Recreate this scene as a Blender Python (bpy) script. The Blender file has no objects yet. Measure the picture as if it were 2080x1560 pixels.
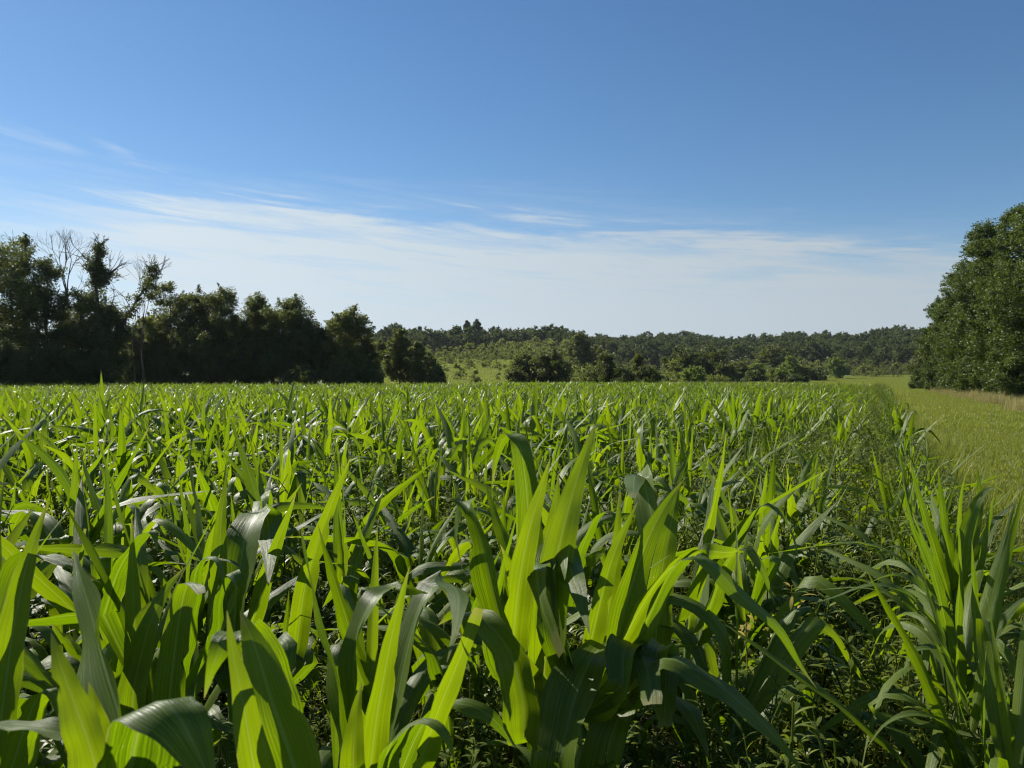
import bpy, math, random
import numpy as np
from mathutils import Vector

R = math.radians
F = 1542.0                      # focal length in pixels of the 2080-wide frame
CAM_Z = 1.5
PITCH = math.atan(15 / F)
SC = bpy.context.scene
COL = SC.collection
SUN_AZ, SUN_EL = R(-52), R(38)  # azimuth from +Y, negative = left


# ------------------------------------------------------------------ helpers
def tag(o, label=None, cat=None, group=None, kind=None):
    if label: o['label'] = label
    if cat: o['category'] = cat
    if group: o['group'] = group
    if kind: o['kind'] = kind
    return o


def empty(name, loc, rz=0.0):
    o = bpy.data.objects.new(name, None)
    o.empty_display_size = 0.1
    COL.objects.link(o)
    o.location = loc
    o.rotation_euler = (0, 0, rz)
    return o


def link(name, me, parent=None):
    o = bpy.data.objects.new(name, me)
    COL.objects.link(o)
    if parent is not None: o.parent = parent
    return o


def quad_mesh(name, V, Q, mat, uv=None, attrs=None, smooth=True):
    """V (n,3), Q (m,4) vertex indices, uv (n,2) per vertex, attrs {name: (n,)}"""
    V = np.asarray(V, np.float32); Q = np.asarray(Q, np.int32)
    me = bpy.data.meshes.new(name)
    me.vertices.add(len(V)); me.vertices.foreach_set('co', V.ravel())
    me.loops.add(Q.size); me.loops.foreach_set('vertex_index', Q.ravel())
    me.polygons.add(len(Q))
    me.polygons.foreach_set('loop_start', np.arange(0, Q.size, 4, dtype=np.int32))
    me.update(calc_edges=True)
    if smooth: me.polygons.foreach_set('use_smooth', np.ones(len(Q), bool))
    if uv is not None:
        l = me.uv_layers.new(name='UVMap')
        l.data.foreach_set('uv', np.asarray(uv, np.float32)[Q.ravel()].ravel())
    for k, a in (attrs or {}).items():
        at = me.attributes.new(k, 'FLOAT', 'POINT')
        at.data.foreach_set('value', np.asarray(a, np.float32))
    me.materials.append(mat)
    me.validate()
    return me


class MB:
    """collects pieces that make ONE mesh"""
    def __init__(s): s.V, s.Q, s.U, s.A, s.n = [], [], [], [], 0
    def add(s, V, Q, U=None, a=0.0):
        s.V.append(np.asarray(V, float)); s.Q.append(np.asarray(Q) + s.n)
        s.U.append(np.zeros((len(V), 2)) if U is None else U)
        s.A.append(np.full(len(V), a) if np.isscalar(a) else a)
        s.n += len(V)
    def mesh(s, name, mat, smooth=True):
        return quad_mesh(name, np.vstack(s.V), np.vstack(s.Q), mat, np.vstack(s.U), {'tint': np.concatenate(s.A)}, smooth)


def sstep(a, b, x):
    t = np.clip((np.asarray(x, float) - a) / (b - a), 0, 1)
    return t * t * (3 - 2 * t)


def at(px, py, Y):
    """world point seen at photo pixel (px,py) at depth Y"""
    x = (px - 1040) / F; zc = -(py - 780) / F
    dy = math.cos(PITCH) + math.sin(PITCH) * zc
    dz = -math.sin(PITCH) + math.cos(PITCH) * zc
    return np.array([x * Y / dy, Y, CAM_Z + dz * Y / dy])


def tube(P, rad, n=6):
    P = np.asarray(P, float); k = len(P)
    rad = np.full(k, rad) if np.isscalar(rad) else np.asarray(rad, float)
    T = np.gradient(P, axis=0); T /= np.linalg.norm(T, axis=1)[:, None] + 1e-9
    ref = np.array([1.0, 0.13, 0.07]) if abs(T[0, 2]) > 0.7 else np.array([0.02, 0.1, 1.0])
    A = np.cross(T, ref); A /= np.linalg.norm(A, axis=1)[:, None] + 1e-9
    B = np.cross(T, A)
    th = np.arange(n) * 2 * math.pi / n
    V = (P[:, None, :] + rad[:, None, None] * (np.cos(th)[None, :, None] * A[:, None, :] + np.sin(th)[None, :, None] * B[:, None, :])).reshape(-1, 3)
    Q = [(i * n + j, i * n + (j + 1) % n, (i + 1) * n + (j + 1) % n, (i + 1) * n + j) for i in range(k - 1) for j in range(n)]
    U = np.stack([np.tile(np.arange(n) / n, k), np.repeat(np.arange(k) / max(1, k - 1), n)], 1)
    return V, np.array(Q), U


# ------------------------------------------------------------------ materials
class NT:
    def __init__(s, nt): s.nt = nt; nt.nodes.clear()
    def n(s, t, **kw):
        nd = s.nt.nodes.new(t)
        for k, v in kw.items(): setattr(nd, k, v)
        return nd
    def l(s, a, b): s.nt.links.new(a, b)
    def val(s, sock, v):
        if hasattr(v, 'is_output'): s.l(v, sock)
        else:
            if sock.type == 'RGBA' and len(v) == 3: v = tuple(v) + (1.0,)
            sock.default_value = v
    def math(s, op, a, b=0.0, c=0.0, clamp=False):
        m = s.n('ShaderNodeMath', operation=op, use_clamp=clamp)
        s.val(m.inputs[0], a); s.val(m.inputs[1], b)
        if op in ('MULTIPLY_ADD', 'WRAP'): s.val(m.inputs[2], c)
        return m.outputs[0]
    def step(s, v, a, b):
        m = s.n('ShaderNodeMapRange', interpolation_type='SMOOTHSTEP', clamp=True)
        s.val(m.inputs[0], v); s.val(m.inputs[1], a); s.val(m.inputs[2], b)
        m.inputs[3].default_value = 0; m.inputs[4].default_value = 1
        return m.outputs[0]
    def mix(s, f, a, b, blend='MIX'):
        m = s.n('ShaderNodeMix', data_type='RGBA', blend_type=blend)
        s.val(m.inputs['Factor'], f)
        for q, v in ((m.inputs[6], a), (m.inputs[7], b)):
            s.val(q, v if hasattr(v, 'is_output') else tuple(v) + (1,) * (4 - len(v)))
        return m.outputs[2]
    def noise(s, vec, scale, detail=3, rough=0.55, dist=0.0):
        m = s.n('ShaderNodeTexNoise'); s.l(vec, m.inputs['Vector'])
        m.inputs['Scale'].default_value = scale; m.inputs['Detail'].default_value = detail
        m.inputs['Roughness'].default_value = rough; m.inputs['Distortion'].default_value = dist
        return m.outputs['Fac']
    def scale(s, vec, v):
        m = s.n('ShaderNodeVectorMath', operation='MULTIPLY'); s.l(vec, m.inputs[0]); m.inputs[1].default_value = v
        return m.outputs[0]


def new_mat(name):
    m = bpy.data.materials.new(name); m.use_nodes = True
    return m, NT(m.node_tree)


def finish_leaf(t, base, trans, ftrans, rough, spec=0.5, bump=None, bdist=0.002, bstr=0.3):
    p = t.n('ShaderNodeBsdfPrincipled'); t.val(p.inputs['Base Color'], base)
    t.val(p.inputs['Roughness'], rough)
    p.inputs['Specular IOR Level'].default_value = spec
    tr = t.n('ShaderNodeBsdfTranslucent'); t.val(tr.inputs['Color'], trans)
    if bump is not None:
        b = t.n('ShaderNodeBump'); b.inputs['Strength'].default_value = bstr; b.inputs['Distance'].default_value = bdist
        t.l(bump, b.inputs['Height']); t.l(b.outputs[0], p.inputs['Normal'])
    mx = t.n('ShaderNodeMixShader'); t.val(mx.inputs[0], ftrans)
    t.l(p.outputs[0], mx.inputs[1]); t.l(tr.outputs[0], mx.inputs[2])
    o = t.n('ShaderNodeOutputMaterial'); t.l(mx.outputs[0], o.inputs['Surface'])


def maize_material(name, hue=0.0):
    m, t = new_mat(name)
    uv = t.n('ShaderNodeUVMap').outputs[0]
    geo = t.n('ShaderNodeNewGeometry')
    tint = t.n('ShaderNodeAttribute', attribute_name='tint').outputs['Fac']
    sx = t.n('ShaderNodeSeparateXYZ'); t.l(uv, sx.inputs[0])
    off = t.n('ShaderNodeCombineXYZ'); t.l(tint, off.inputs[2])
    va = t.n('ShaderNodeVectorMath', operation='MULTIPLY_ADD')
    t.l(uv, va.inputs[0]); va.inputs[1].default_value = (44, 1.1, 0); 
    sc = t.scale(off.outputs[0], (0, 0, 31.7)); t.l(sc, va.inputs[2])
    vein = t.noise(va.outputs[0], 1.0, 2.0, 0.6)                 # parallel veins along the blade
    vein = t.step(vein, 0.38, 0.62)
    rib = t.math('SINE', t.math('MULTIPLY', sx.outputs[0], 125.0))
    vein = t.math('ADD', t.math('MULTIPLY', vein, 0.62), t.math('MULTIPLY_ADD', rib, 0.19, 0.19))
    blot = t.noise(geo.outputs['Position'], 14.0, 3, 0.6)
    mid = t.math('ABSOLUTE', t.math('SUBTRACT', sx.outputs[0], 0.5))
    mid = t.math('SUBTRACT', 1.0, t.step(mid, 0.015, 0.045))
    # upper surface colour
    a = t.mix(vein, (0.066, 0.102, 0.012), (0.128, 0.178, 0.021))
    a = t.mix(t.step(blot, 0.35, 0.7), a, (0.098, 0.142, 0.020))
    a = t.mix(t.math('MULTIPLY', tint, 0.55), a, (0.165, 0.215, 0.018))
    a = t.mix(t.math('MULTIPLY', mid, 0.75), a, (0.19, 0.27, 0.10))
    # light that passes through the blade
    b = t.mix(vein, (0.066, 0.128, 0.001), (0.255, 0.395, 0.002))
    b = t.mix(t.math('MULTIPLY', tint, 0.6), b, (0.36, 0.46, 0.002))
    b = t.mix(t.math('MULTIPLY', mid, 0.5), b, (0.36, 0.44, 0.05))
    rnd = t.n('ShaderNodeObjectInfo').outputs['Random']
    fieldn = t.noise(geo.outputs['Position'], 0.16, 2)
    var = t.math('ADD', t.math('MULTIPLY', rnd, 0.55), t.math('MULTIPLY', t.step(fieldn, 0.3, 0.7), 0.45))
    b = t.mix(var, t.mix(1.0, b, (0.70, 0.76, 0.8), 'MULTIPLY'), b)
    a = t.mix(var, t.mix(1.0, a, (0.80, 0.86, 0.9), 'MULTIPLY'), a)
    # dry specks and browned edges
    spk = t.noise(geo.outputs['Position'], 95.0, 2, 0.5)
    spk = t.math('MULTIPLY', t.step(spk, 0.72, 0.78), t.step(t.noise(geo.outputs['Position'], 5.0, 1), 0.52, 0.62))
    a = t.mix(t.math('MULTIPLY', spk, 0.7), a, (0.35, 0.32, 0.16)); b = t.mix(t.math('MULTIPLY', spk, 0.6), b, (0.55, 0.50, 0.18))
    edge = t.math('ABSOLUTE', t.math('MULTIPLY_ADD', sx.outputs[0], 2.0, -1.0))
    tip = t.math('MULTIPLY', t.step(t.math('ADD', sx.outputs[1], t.math('MULTIPLY', blot, 0.12)), 0.98, 1.06), 0.8)
    rim = t.math('MULTIPLY', t.math('MULTIPLY', t.step(edge, 0.86, 1.0), t.step(blot, 0.52, 0.62)), 0.55)
    br = t.math('MAXIMUM', tip, rim)
    a = t.mix(br, a, (0.22, 0.21, 0.07)); b = t.mix(br, b, (0.28, 0.27, 0.05))
    rg = t.math('MULTIPLY_ADD', blot, 0.22, 0.31)
    finish_leaf(t, a, b, 0.50, rg, 0.42, bump=vein, bdist=0.0012, bstr=0.55)
    return m


def leaf_material(name, dark, light, trans, ft=0.35, rough=0.5, spec=0.4):
    m, t = new_mat(name)
    tint = t.n('ShaderNodeAttribute', attribute_name='tint').outputs['Fac']
    rnd = t.n('ShaderNodeObjectInfo').outputs['Random']
    f = t.math('ADD', t.math('MULTIPLY', tint, 0.75), t.math('MULTIPLY', rnd, 0.25))
    a = t.mix(f, dark, light)
    b = t.mix(f, [c * 0.75 for c in trans], trans)
    finish_leaf(t, a, b, ft, rough, spec)
    return m


def bark_material(name, c1, c2, scale=3.0):
    m, t = new_mat(name)
    tc = t.n('ShaderNodeTexCoord').outputs['Object']
    nz = t.noise(t.scale(tc, (1, 1, 0.25)), scale * 3, 5, 0.65)
    p = t.n('ShaderNodeBsdfPrincipled'); t.l(t.mix(t.step(nz, 0.3, 0.7), c1, c2), p.inputs['Base Color'])
    p.inputs['Roughness'].default_value = 0.9
    b = t.n('ShaderNodeBump'); b.inputs['Strength'].default_value = 0.6; b.inputs['Distance'].default_value = 0.03
    t.l(nz, b.inputs['Height']); t.l(b.outputs[0], p.inputs['Normal'])
    o = t.n('ShaderNodeOutputMaterial'); t.l(p.outputs[0], o.inputs[0])
    return m


M_MAIZE = maize_material('maize_leaf')
def stalk_material():
    m, t = new_mat('maize_stalk')
    uv = t.n('ShaderNodeUVMap').outputs[0]
    nz = t.noise(t.scale(uv, (40, 3, 1)), 1.0, 2)
    finish_leaf(t, t.mix(nz, (0.07, 0.14, 0.03), (0.14, 0.22, 0.06)), (0.3, 0.45, 0.03), 0.2, 0.45, 0.4)
    return m
M_STALK = stalk_material()
M_WEED = leaf_material('weed_leaf', (0.060, 0.086, 0.012), (0.160, 0.195, 0.028), (0.30, 0.39, 0.008), 0.40, 0.45, 0.3)
M_GRASS = leaf_material('grass_blade', (0.090, 0.116, 0.013), (0.185, 0.205, 0.028), (0.34, 0.39, 0.014), 0.40, 0.5)
M_DRY = leaf_material('dry_grass', (0.25, 0.225, 0.085), (0.38, 0.335, 0.14), (0.36, 0.30, 0.09), 0.35, 0.7, 0.2)
M_YEL = leaf_material('yellowed_leaf', (0.26, 0.20, 0.035), (0.38, 0.30, 0.06), (0.36, 0.28, 0.04), 0.3, 0.6, 0.3)
M_TREE = leaf_material('tree_leaf', (0.030, 0.050, 0.012), (0.085, 0.110, 0.028), (0.17, 0.21, 0.025), 0.32, 0.55, 0.35)
M_TREE_B = leaf_material('tree_leaf_olive', (0.050, 0.070, 0.016), (0.120, 0.140, 0.036), (0.22, 0.26, 0.03), 0.34, 0.55, 0.35)
M_TREE_R = leaf_material('walnut_leaf', (0.034, 0.058, 0.012), (0.088, 0.122, 0.030), (0.16, 0.22, 0.02), 0.30, 0.52, 0.3)
M_TREE_L = leaf_material('willow_leaf', (0.085, 0.125, 0.024), (0.150, 0.200, 0.042), (0.28, 0.36, 0.04), 0.34, 0.5)
M_WOOD = leaf_material('far_tree_leaf', (0.034, 0.056, 0.016), (0.105, 0.135, 0.038), (0.15, 0.19, 0.03), 0.24, 0.7, 0.15)
M_SCRUB = leaf_material('scrub_leaf', (0.095, 0.120, 0.028), (0.19, 0.21, 0.06), (0.30, 0.34, 0.05), 0.34, 0.7, 0.2)
M_BARK = bark_material('bark', (0.045, 0.035, 0.027), (0.11, 0.09, 0.07))
M_DEAD = bark_material('dead_wood', (0.055, 0.048, 0.042), (0.13, 0.115, 0.10))


def ground_material():
    m, t = new_mat('ground')
    geo = t.n('ShaderNodeNewGeometry')
    pos = geo.outputs['Position']
    fld = t.n('ShaderNodeAttribute', attribute_name='field').outputs['Fac']
    n1 = t.noise(pos, 0.15, 4); n2 = t.noise(pos, 6.0, 5, 0.65); n3 = t.noise(pos, 45.0, 3)
    soil = t.mix(t.step(n2, 0.3, 0.7), (0.030, 0.022, 0.014), (0.075, 0.055, 0.036))
    soil = t.mix(t.math('MULTIPLY', t.step(n3, 0.5, 0.6), 0.5), soil, (0.05, 0.075, 0.02))
    gr = t.mix(n1, (0.060, 0.090, 0.016), (0.098, 0.120, 0.025))
    gr = t.mix(t.step(n2, 0.35, 0.7), gr, (0.070, 0.100, 0.018))
    gr = t.mix(t.math('MULTIPLY', t.step(n3, 0.5, 0.68), 0.45), gr, (0.11, 0.11, 0.04))
    c = t.mix(fld, gr, soil)
    p = t.n('ShaderNodeBsdfPrincipled'); t.l(c, p.inputs['Base Color']); p.inputs['Roughness'].default_value = 0.95
    p.inputs['Specular IOR Level'].default_value = 0.15
    b = t.n('ShaderNodeBump'); b.inputs['Strength'].default_value = 0.8; b.inputs['Distance'].default_value = 0.04
    t.l(n2, b.inputs['Height']); t.l(b.outputs[0], p.inputs['Normal'])
    o = t.n('ShaderNodeOutputMaterial'); t.l(p.outputs[0], o.inputs[0])
    return m


# ------------------------------------------------------------------ terrain
CA, SA = math.cos(R(26)), math.sin(R(26))       # crop rows run 26 degrees to the right of the view


def uv_to_xy(u, v): return CA * u + SA * v, CA * v - SA * u
def xy_to_uv(x, y): return CA * x - SA * y, SA * x + CA * y


def terrain_z(x, y):
    x = np.asarray(x, float); y = np.asarray(y, float)
    r = np.hypot(x, y)
    px = 1040 + F * x / np.maximum(y, 1.0)
    left = 12.0 * sstep(135, 400, r) + 5 * sstep(390, 540, r)
    right = 2.5 * sstep(180, 400, r) + 21.5 * sstep(370, 690, r)
    w = sstep(1090, 1330, px)
    bump = 1.2 * np.sin(x * 0.021 + 1.0) * np.sin(y * 0.017) * sstep(250, 450, r)
    wob = 0.93 + 0.07 * np.sin(px * 0.011 + 0.5) + 0.06 * np.sin(px * 0.027 + 2)
    z = (left * (1 - w) + right * wob * w) + bump
    return np.where(y > 20, z, 0.0) + 0.03 * np.sin(x * 0.9) * np.sin(y * 0.7) * sstep(3, 8, r)


def far_edge(x, y):
    """depth at which the crop ends"""
    px = 1040 + F * x / np.maximum(y, 0.5)
    return 73 + 22 * sstep(650, 1150, px) - 14 * sstep(1500, 1780, px)


rr = np.concatenate([[0.0], np.geomspace(0.6, 880, 150)])
na = 300
aa = np.linspace(0, 2 * math.pi, na, endpoint=False)
GX = rr[:, None] * np.sin(aa)[None]; GY = rr[:, None] * np.cos(aa)[None]
gu, gv = xy_to_uv(GX, GY)
field_mask = (1 - sstep(0.42, 0.62, gu)) * (1 - sstep(0, 3, GY - far_edge(GX, GY)))
VG = np.stack([GX, GY, terrain_z(GX, GY)], -1).reshape(-1, 3)
QG = np.array([(i * na + j, (i + 1) * na + j, (i + 1) * na + (j + 1) % na, i * na + (j + 1) % na)
               for i in range(len(rr) - 1) for j in range(na)])[:, ::-1]
tag(link('ground', quad_mesh('ground', VG, QG, ground_material(), attrs={'field': field_mask.ravel()})),
    'gently rising farmland ground under crop and grass', kind='structure')


# ------------------------------------------------------------------ scatter (uncountable stuff)
def scatter(name, sources, P, rot, scl, idx, label, kind='stuff'):
    me = bpy.data.meshes.new(name)
    n = len(P)
    me.vertices.add(n); me.vertices.foreach_set('co', np.asarray(P, np.float32).ravel())
    a = me.attributes.new('rot', 'FLOAT_VECTOR', 'POINT'); a.data.foreach_set('vector', np.asarray(rot, np.float32).ravel())
    a = me.attributes.new('scl', 'FLOAT', 'POINT'); a.data.foreach_set('value', np.asarray(scl, np.float32))
    a = me.attributes.new('idx', 'INT', 'POINT'); a.data.foreach_set('value', np.asarray(idx, np.int32))
    o = link(name, me)
    tag(o, label, kind=kind)
    ng = bpy.data.node_groups.new(name + '_nodes', 'GeometryNodeTree')
    ng.interface.new_socket('Geometry', in_out='INPUT', socket_type='NodeSocketGeometry')
    ng.interface.new_socket('Geometry', in_out='OUTPUT', socket_type='NodeSocketGeometry')
    N, L = ng.nodes, ng.links
    gi, go = N.new('NodeGroupInput'), N.new('NodeGroupOutput')
    jn = N.new('GeometryNodeJoinGeometry')
    for me_s in reversed(sources):
        so = bpy.data.objects.new(me_s.name + '_source', me_s)
        oi = N.new('GeometryNodeObjectInfo'); oi.inputs['Object'].default_value = so
        g2 = N.new('GeometryNodeGeometryToInstance')
        L.new(oi.outputs['Geometry'], g2.inputs[0]); L.new(g2.outputs[0], jn.inputs[0])
    ip = N.new('GeometryNodeInstanceOnPoints')
    L.new(gi.outputs[0], ip.inputs['Points']); L.new(jn.outputs[0], ip.inputs['Instance'])
    ip.inputs['Pick Instance'].default_value = True
    for at_name, typ, sock in (('idx', 'INT', 'Instance Index'), ('rot', 'FLOAT_VECTOR', 'Rotation'), ('scl', 'FLOAT', 'Scale')):
        na_ = N.new('GeometryNodeInputNamedAttribute'); na_.data_type = typ; na_.inputs['Name'].default_value = at_name
        L.new(na_.outputs['Attribute'], ip.inputs[sock])
    L.new(ip.outputs[0], go.inputs[0])
    md = o.modifiers.new('scatter', 'NODES'); md.node_group = ng
    return o


# ------------------------------------------------------------------ maize leaves
def catmull(P, n):
    P = np.asarray(P, float)
    P = np.vstack([2 * P[0] - P[1], P, 2 * P[-1] - P[-2]])
    out = []
    k = len(P) - 3
    for s in np.linspace(0, k - 1e-6, n * 4):
        i = int(s); t = s - i
        p0, p1, p2, p3 = P[i:i + 4]
        out.append(0.5 * (2 * p1 + (p2 - p0) * t + (2 * p0 - 5 * p1 + 4 * p2 - p3) * t * t + (3 * p1 - p0 - 3 * p2 + p3) * t ** 3))
    out = np.array(out)
    d = np.concatenate([[0], np.cumsum(np.linalg.norm(np.diff(out, axis=0), axis=1))])
    q = np.linspace(0, d[-1], n)
    return np.stack([np.interp(q, d, out[:, c]) for c in range(3)], 1)


def width_profile(t):
    w = 0.42 + 0.58 * sstep(0, 0.26, t)
    return w * np.clip(1 - np.clip((t - 0.30) / 0.70, 0, 1) ** 1.75, 0, 1) + 0.012


def ribbon(C, S, width, rng, cut=1.0, fold0=0.62, fold1=0.16, wave=0.17, across=5):
    """blade along centre line C (n,3) with side vectors S (n,3)"""
    n = len(C)
    T = np.gradient(C, axis=0); T /= np.linalg.norm(T, axis=1)[:, None] + 1e-9
    S = S - (S * T).sum(1)[:, None] * T
    S /= np.linalg.norm(S, axis=1)[:, None] + 1e-9
    Nn = np.cross(S, T)
    t = np.linspace(0, 1, n)
    w = width * 0.5 * width_profile(t * cut)
    if cut < 1: w *= 1 + 0.10 * rng.standard_normal(n) * (t > 0.9)
    side = {-1: np.ones(n), 1: np.ones(n)}
    if n > 12 and rng.random() < .45:
        for _ in range(int(rng.integers(1, 3))):
            i = int(rng.integers(n // 3, n - 2)); side[int(rng.choice([-1, 1]))][i] *= rng.uniform(.45, .8)
    fold = fold0 + (fold1 - fold0) * np.clip(t * 1.25, 0, 1)
    us = np.linspace(-1, 1, across)
    ph1, ph2 = rng.uniform(0, 6.3, 2); fq = rng.uniform(3, 6)
    V = np.zeros((n, across, 3)); U = np.zeros((n, across, 2))
    for j, u in enumerate(us):
        ed = abs(u)
        wv = wave * w * ed * np.sin(t * fq * 6.3 + (ph1 if u < 0 else ph2)) * sstep(0.08, 0.3, t)
        V[:, j] = C + S * (u * w * np.cos(fold) * (side[1 if u > 0 else -1] if ed > .9 else 1))[:, None] + Nn * (ed * w * np.sin(fold) - 0.18 * w * (1 - ed * ed) * 0 + wv)[:, None]
        U[:, j, 0] = 0.5 + 0.5 * u; U[:, j, 1] = t
    Q = [(i * across + j, i * across + j + 1, (i + 1) * across + j + 1, (i + 1) * across + j) for i in range(n - 1) for j in range(across - 1)]
    return V.reshape(-1, 3), np.array(Q), U.reshape(-1, 2)


def proc_leaf(rng, base, az, L, width, e0, bend, t0, t1, n=15, kink=None, across=5, cut=1.0):
    t = np.linspace(0, 1, n)
    e = e0 - bend * sstep(t0, t1, t)
    if kink: e = e - kink[1] * sstep(kink[0] - 0.03, kink[0] + 0.05, t)
    a = az + rng.normal(0, 0.35) * t ** 1.5
    D = np.stack([np.cos(e) * np.cos(a), np.cos(e) * np.sin(a), np.sin(e)], 1)
    C = np.asarray(base) + np.concatenate([[np.zeros(3)], np.cumsum((D[:-1] + D[1:]) * 0.5 * L * cut / (n - 1), axis=0)])
    tw = rng.normal(0, 0.8) * t ** 1.4 + rng.normal(0, 0.2)
    H = np.stack([-np.sin(a), np.cos(a), np.zeros(n)], 1)
    Nn = np.cross(H, D)
    S = H * np.cos(tw)[:, None] + Nn * np.sin(tw)[:, None]
    return ribbon(C, S, width, rng, cut=cut, across=across)


def maize_variant(seed, lod=0, size=1.0, narrow=1.0):
    """returns stalk pieces and a list of leaves (V,Q,U,tint) of one plant ~1.15 m tall"""
    rng = np.random.default_rng(seed)
    H = rng.uniform(0.44, 0.60) * size
    if lod: narrow = narrow * 1.28
    nl = int(rng.integers(9, 13)) + (3 if narrow < 1 and not lod else 0) if lod < 2 else int(rng.integers(8, 10))
    n, ac = ((15, 5), (11, 3), (7, 3))[lod]
    lean = rng.normal(0, 0.035, 2)
    zs = np.linspace(0, H, 5)
    P = np.stack([lean[0] * zs / H * 1.2, lean[1] * zs / H * 1.2, zs - 0.02], 1)
    stalk = tube(P, np.array([0.017, 0.016, 0.015, 0.013, 0.009]) * size, 8 if lod == 0 else 4)
    plane = rng.uniform(0, 2 * math.pi)
    leaves = []
    for i in range(nl):
        f = i / (nl - 1)
        zb = H * (0.10 + 0.88 * f ** 0.9)
        base = np.array([lean[0] * zb / H * 1.2, lean[1] * zb / H * 1.2, zb])
        az = plane + math.pi * (i % 2) + rng.normal(0, 0.42)
        L = (0.48 + 0.42 * math.sin(math.pi * min(1, 0.22 + 0.62 * f)) + rng.normal(0, 0.05)) * size
        w = (0.046 + 0.031 * math.sin(math.pi * min(1, 0.15 + 0.68 * f)) + rng.normal(0, 0.006)) * size * narrow
        e0 = R(46 + 31 * f + rng.normal(0, 10))
        bend = R(abs(rng.normal(150 - 74 * f, 36)))
        if 0.45 < f < 1 and rng.random() < .27: bend = R(rng.uniform(0, 25))
        t0 = rng.uniform(0.10, 0.35); t1 = t0 + rng.uniform(0.35, 0.6)
        if i == nl - 1: e0, bend, w, L = R(rng.uniform(76, 88)), R(rng.uniform(0, 20)), w * 0.6, L * 0.8
        kink = (rng.uniform(0.42, 0.72), R(rng.uniform(80, 150))) if rng.random() < 0.30 and f > 0.25 and i < nl - 1 else None
        cut = rng.uniform(0.8, 0.92) if rng.random() < 0.08 else 1.0
        V, Q, U = proc_leaf(rng, base, az, L, w, e0, bend, t0, t1, n, kink, ac, cut)
        V[:, 2] = np.maximum(V[:, 2], 0.02)
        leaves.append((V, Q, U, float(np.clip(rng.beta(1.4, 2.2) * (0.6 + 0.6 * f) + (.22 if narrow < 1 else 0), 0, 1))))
    return stalk, leaves


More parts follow.
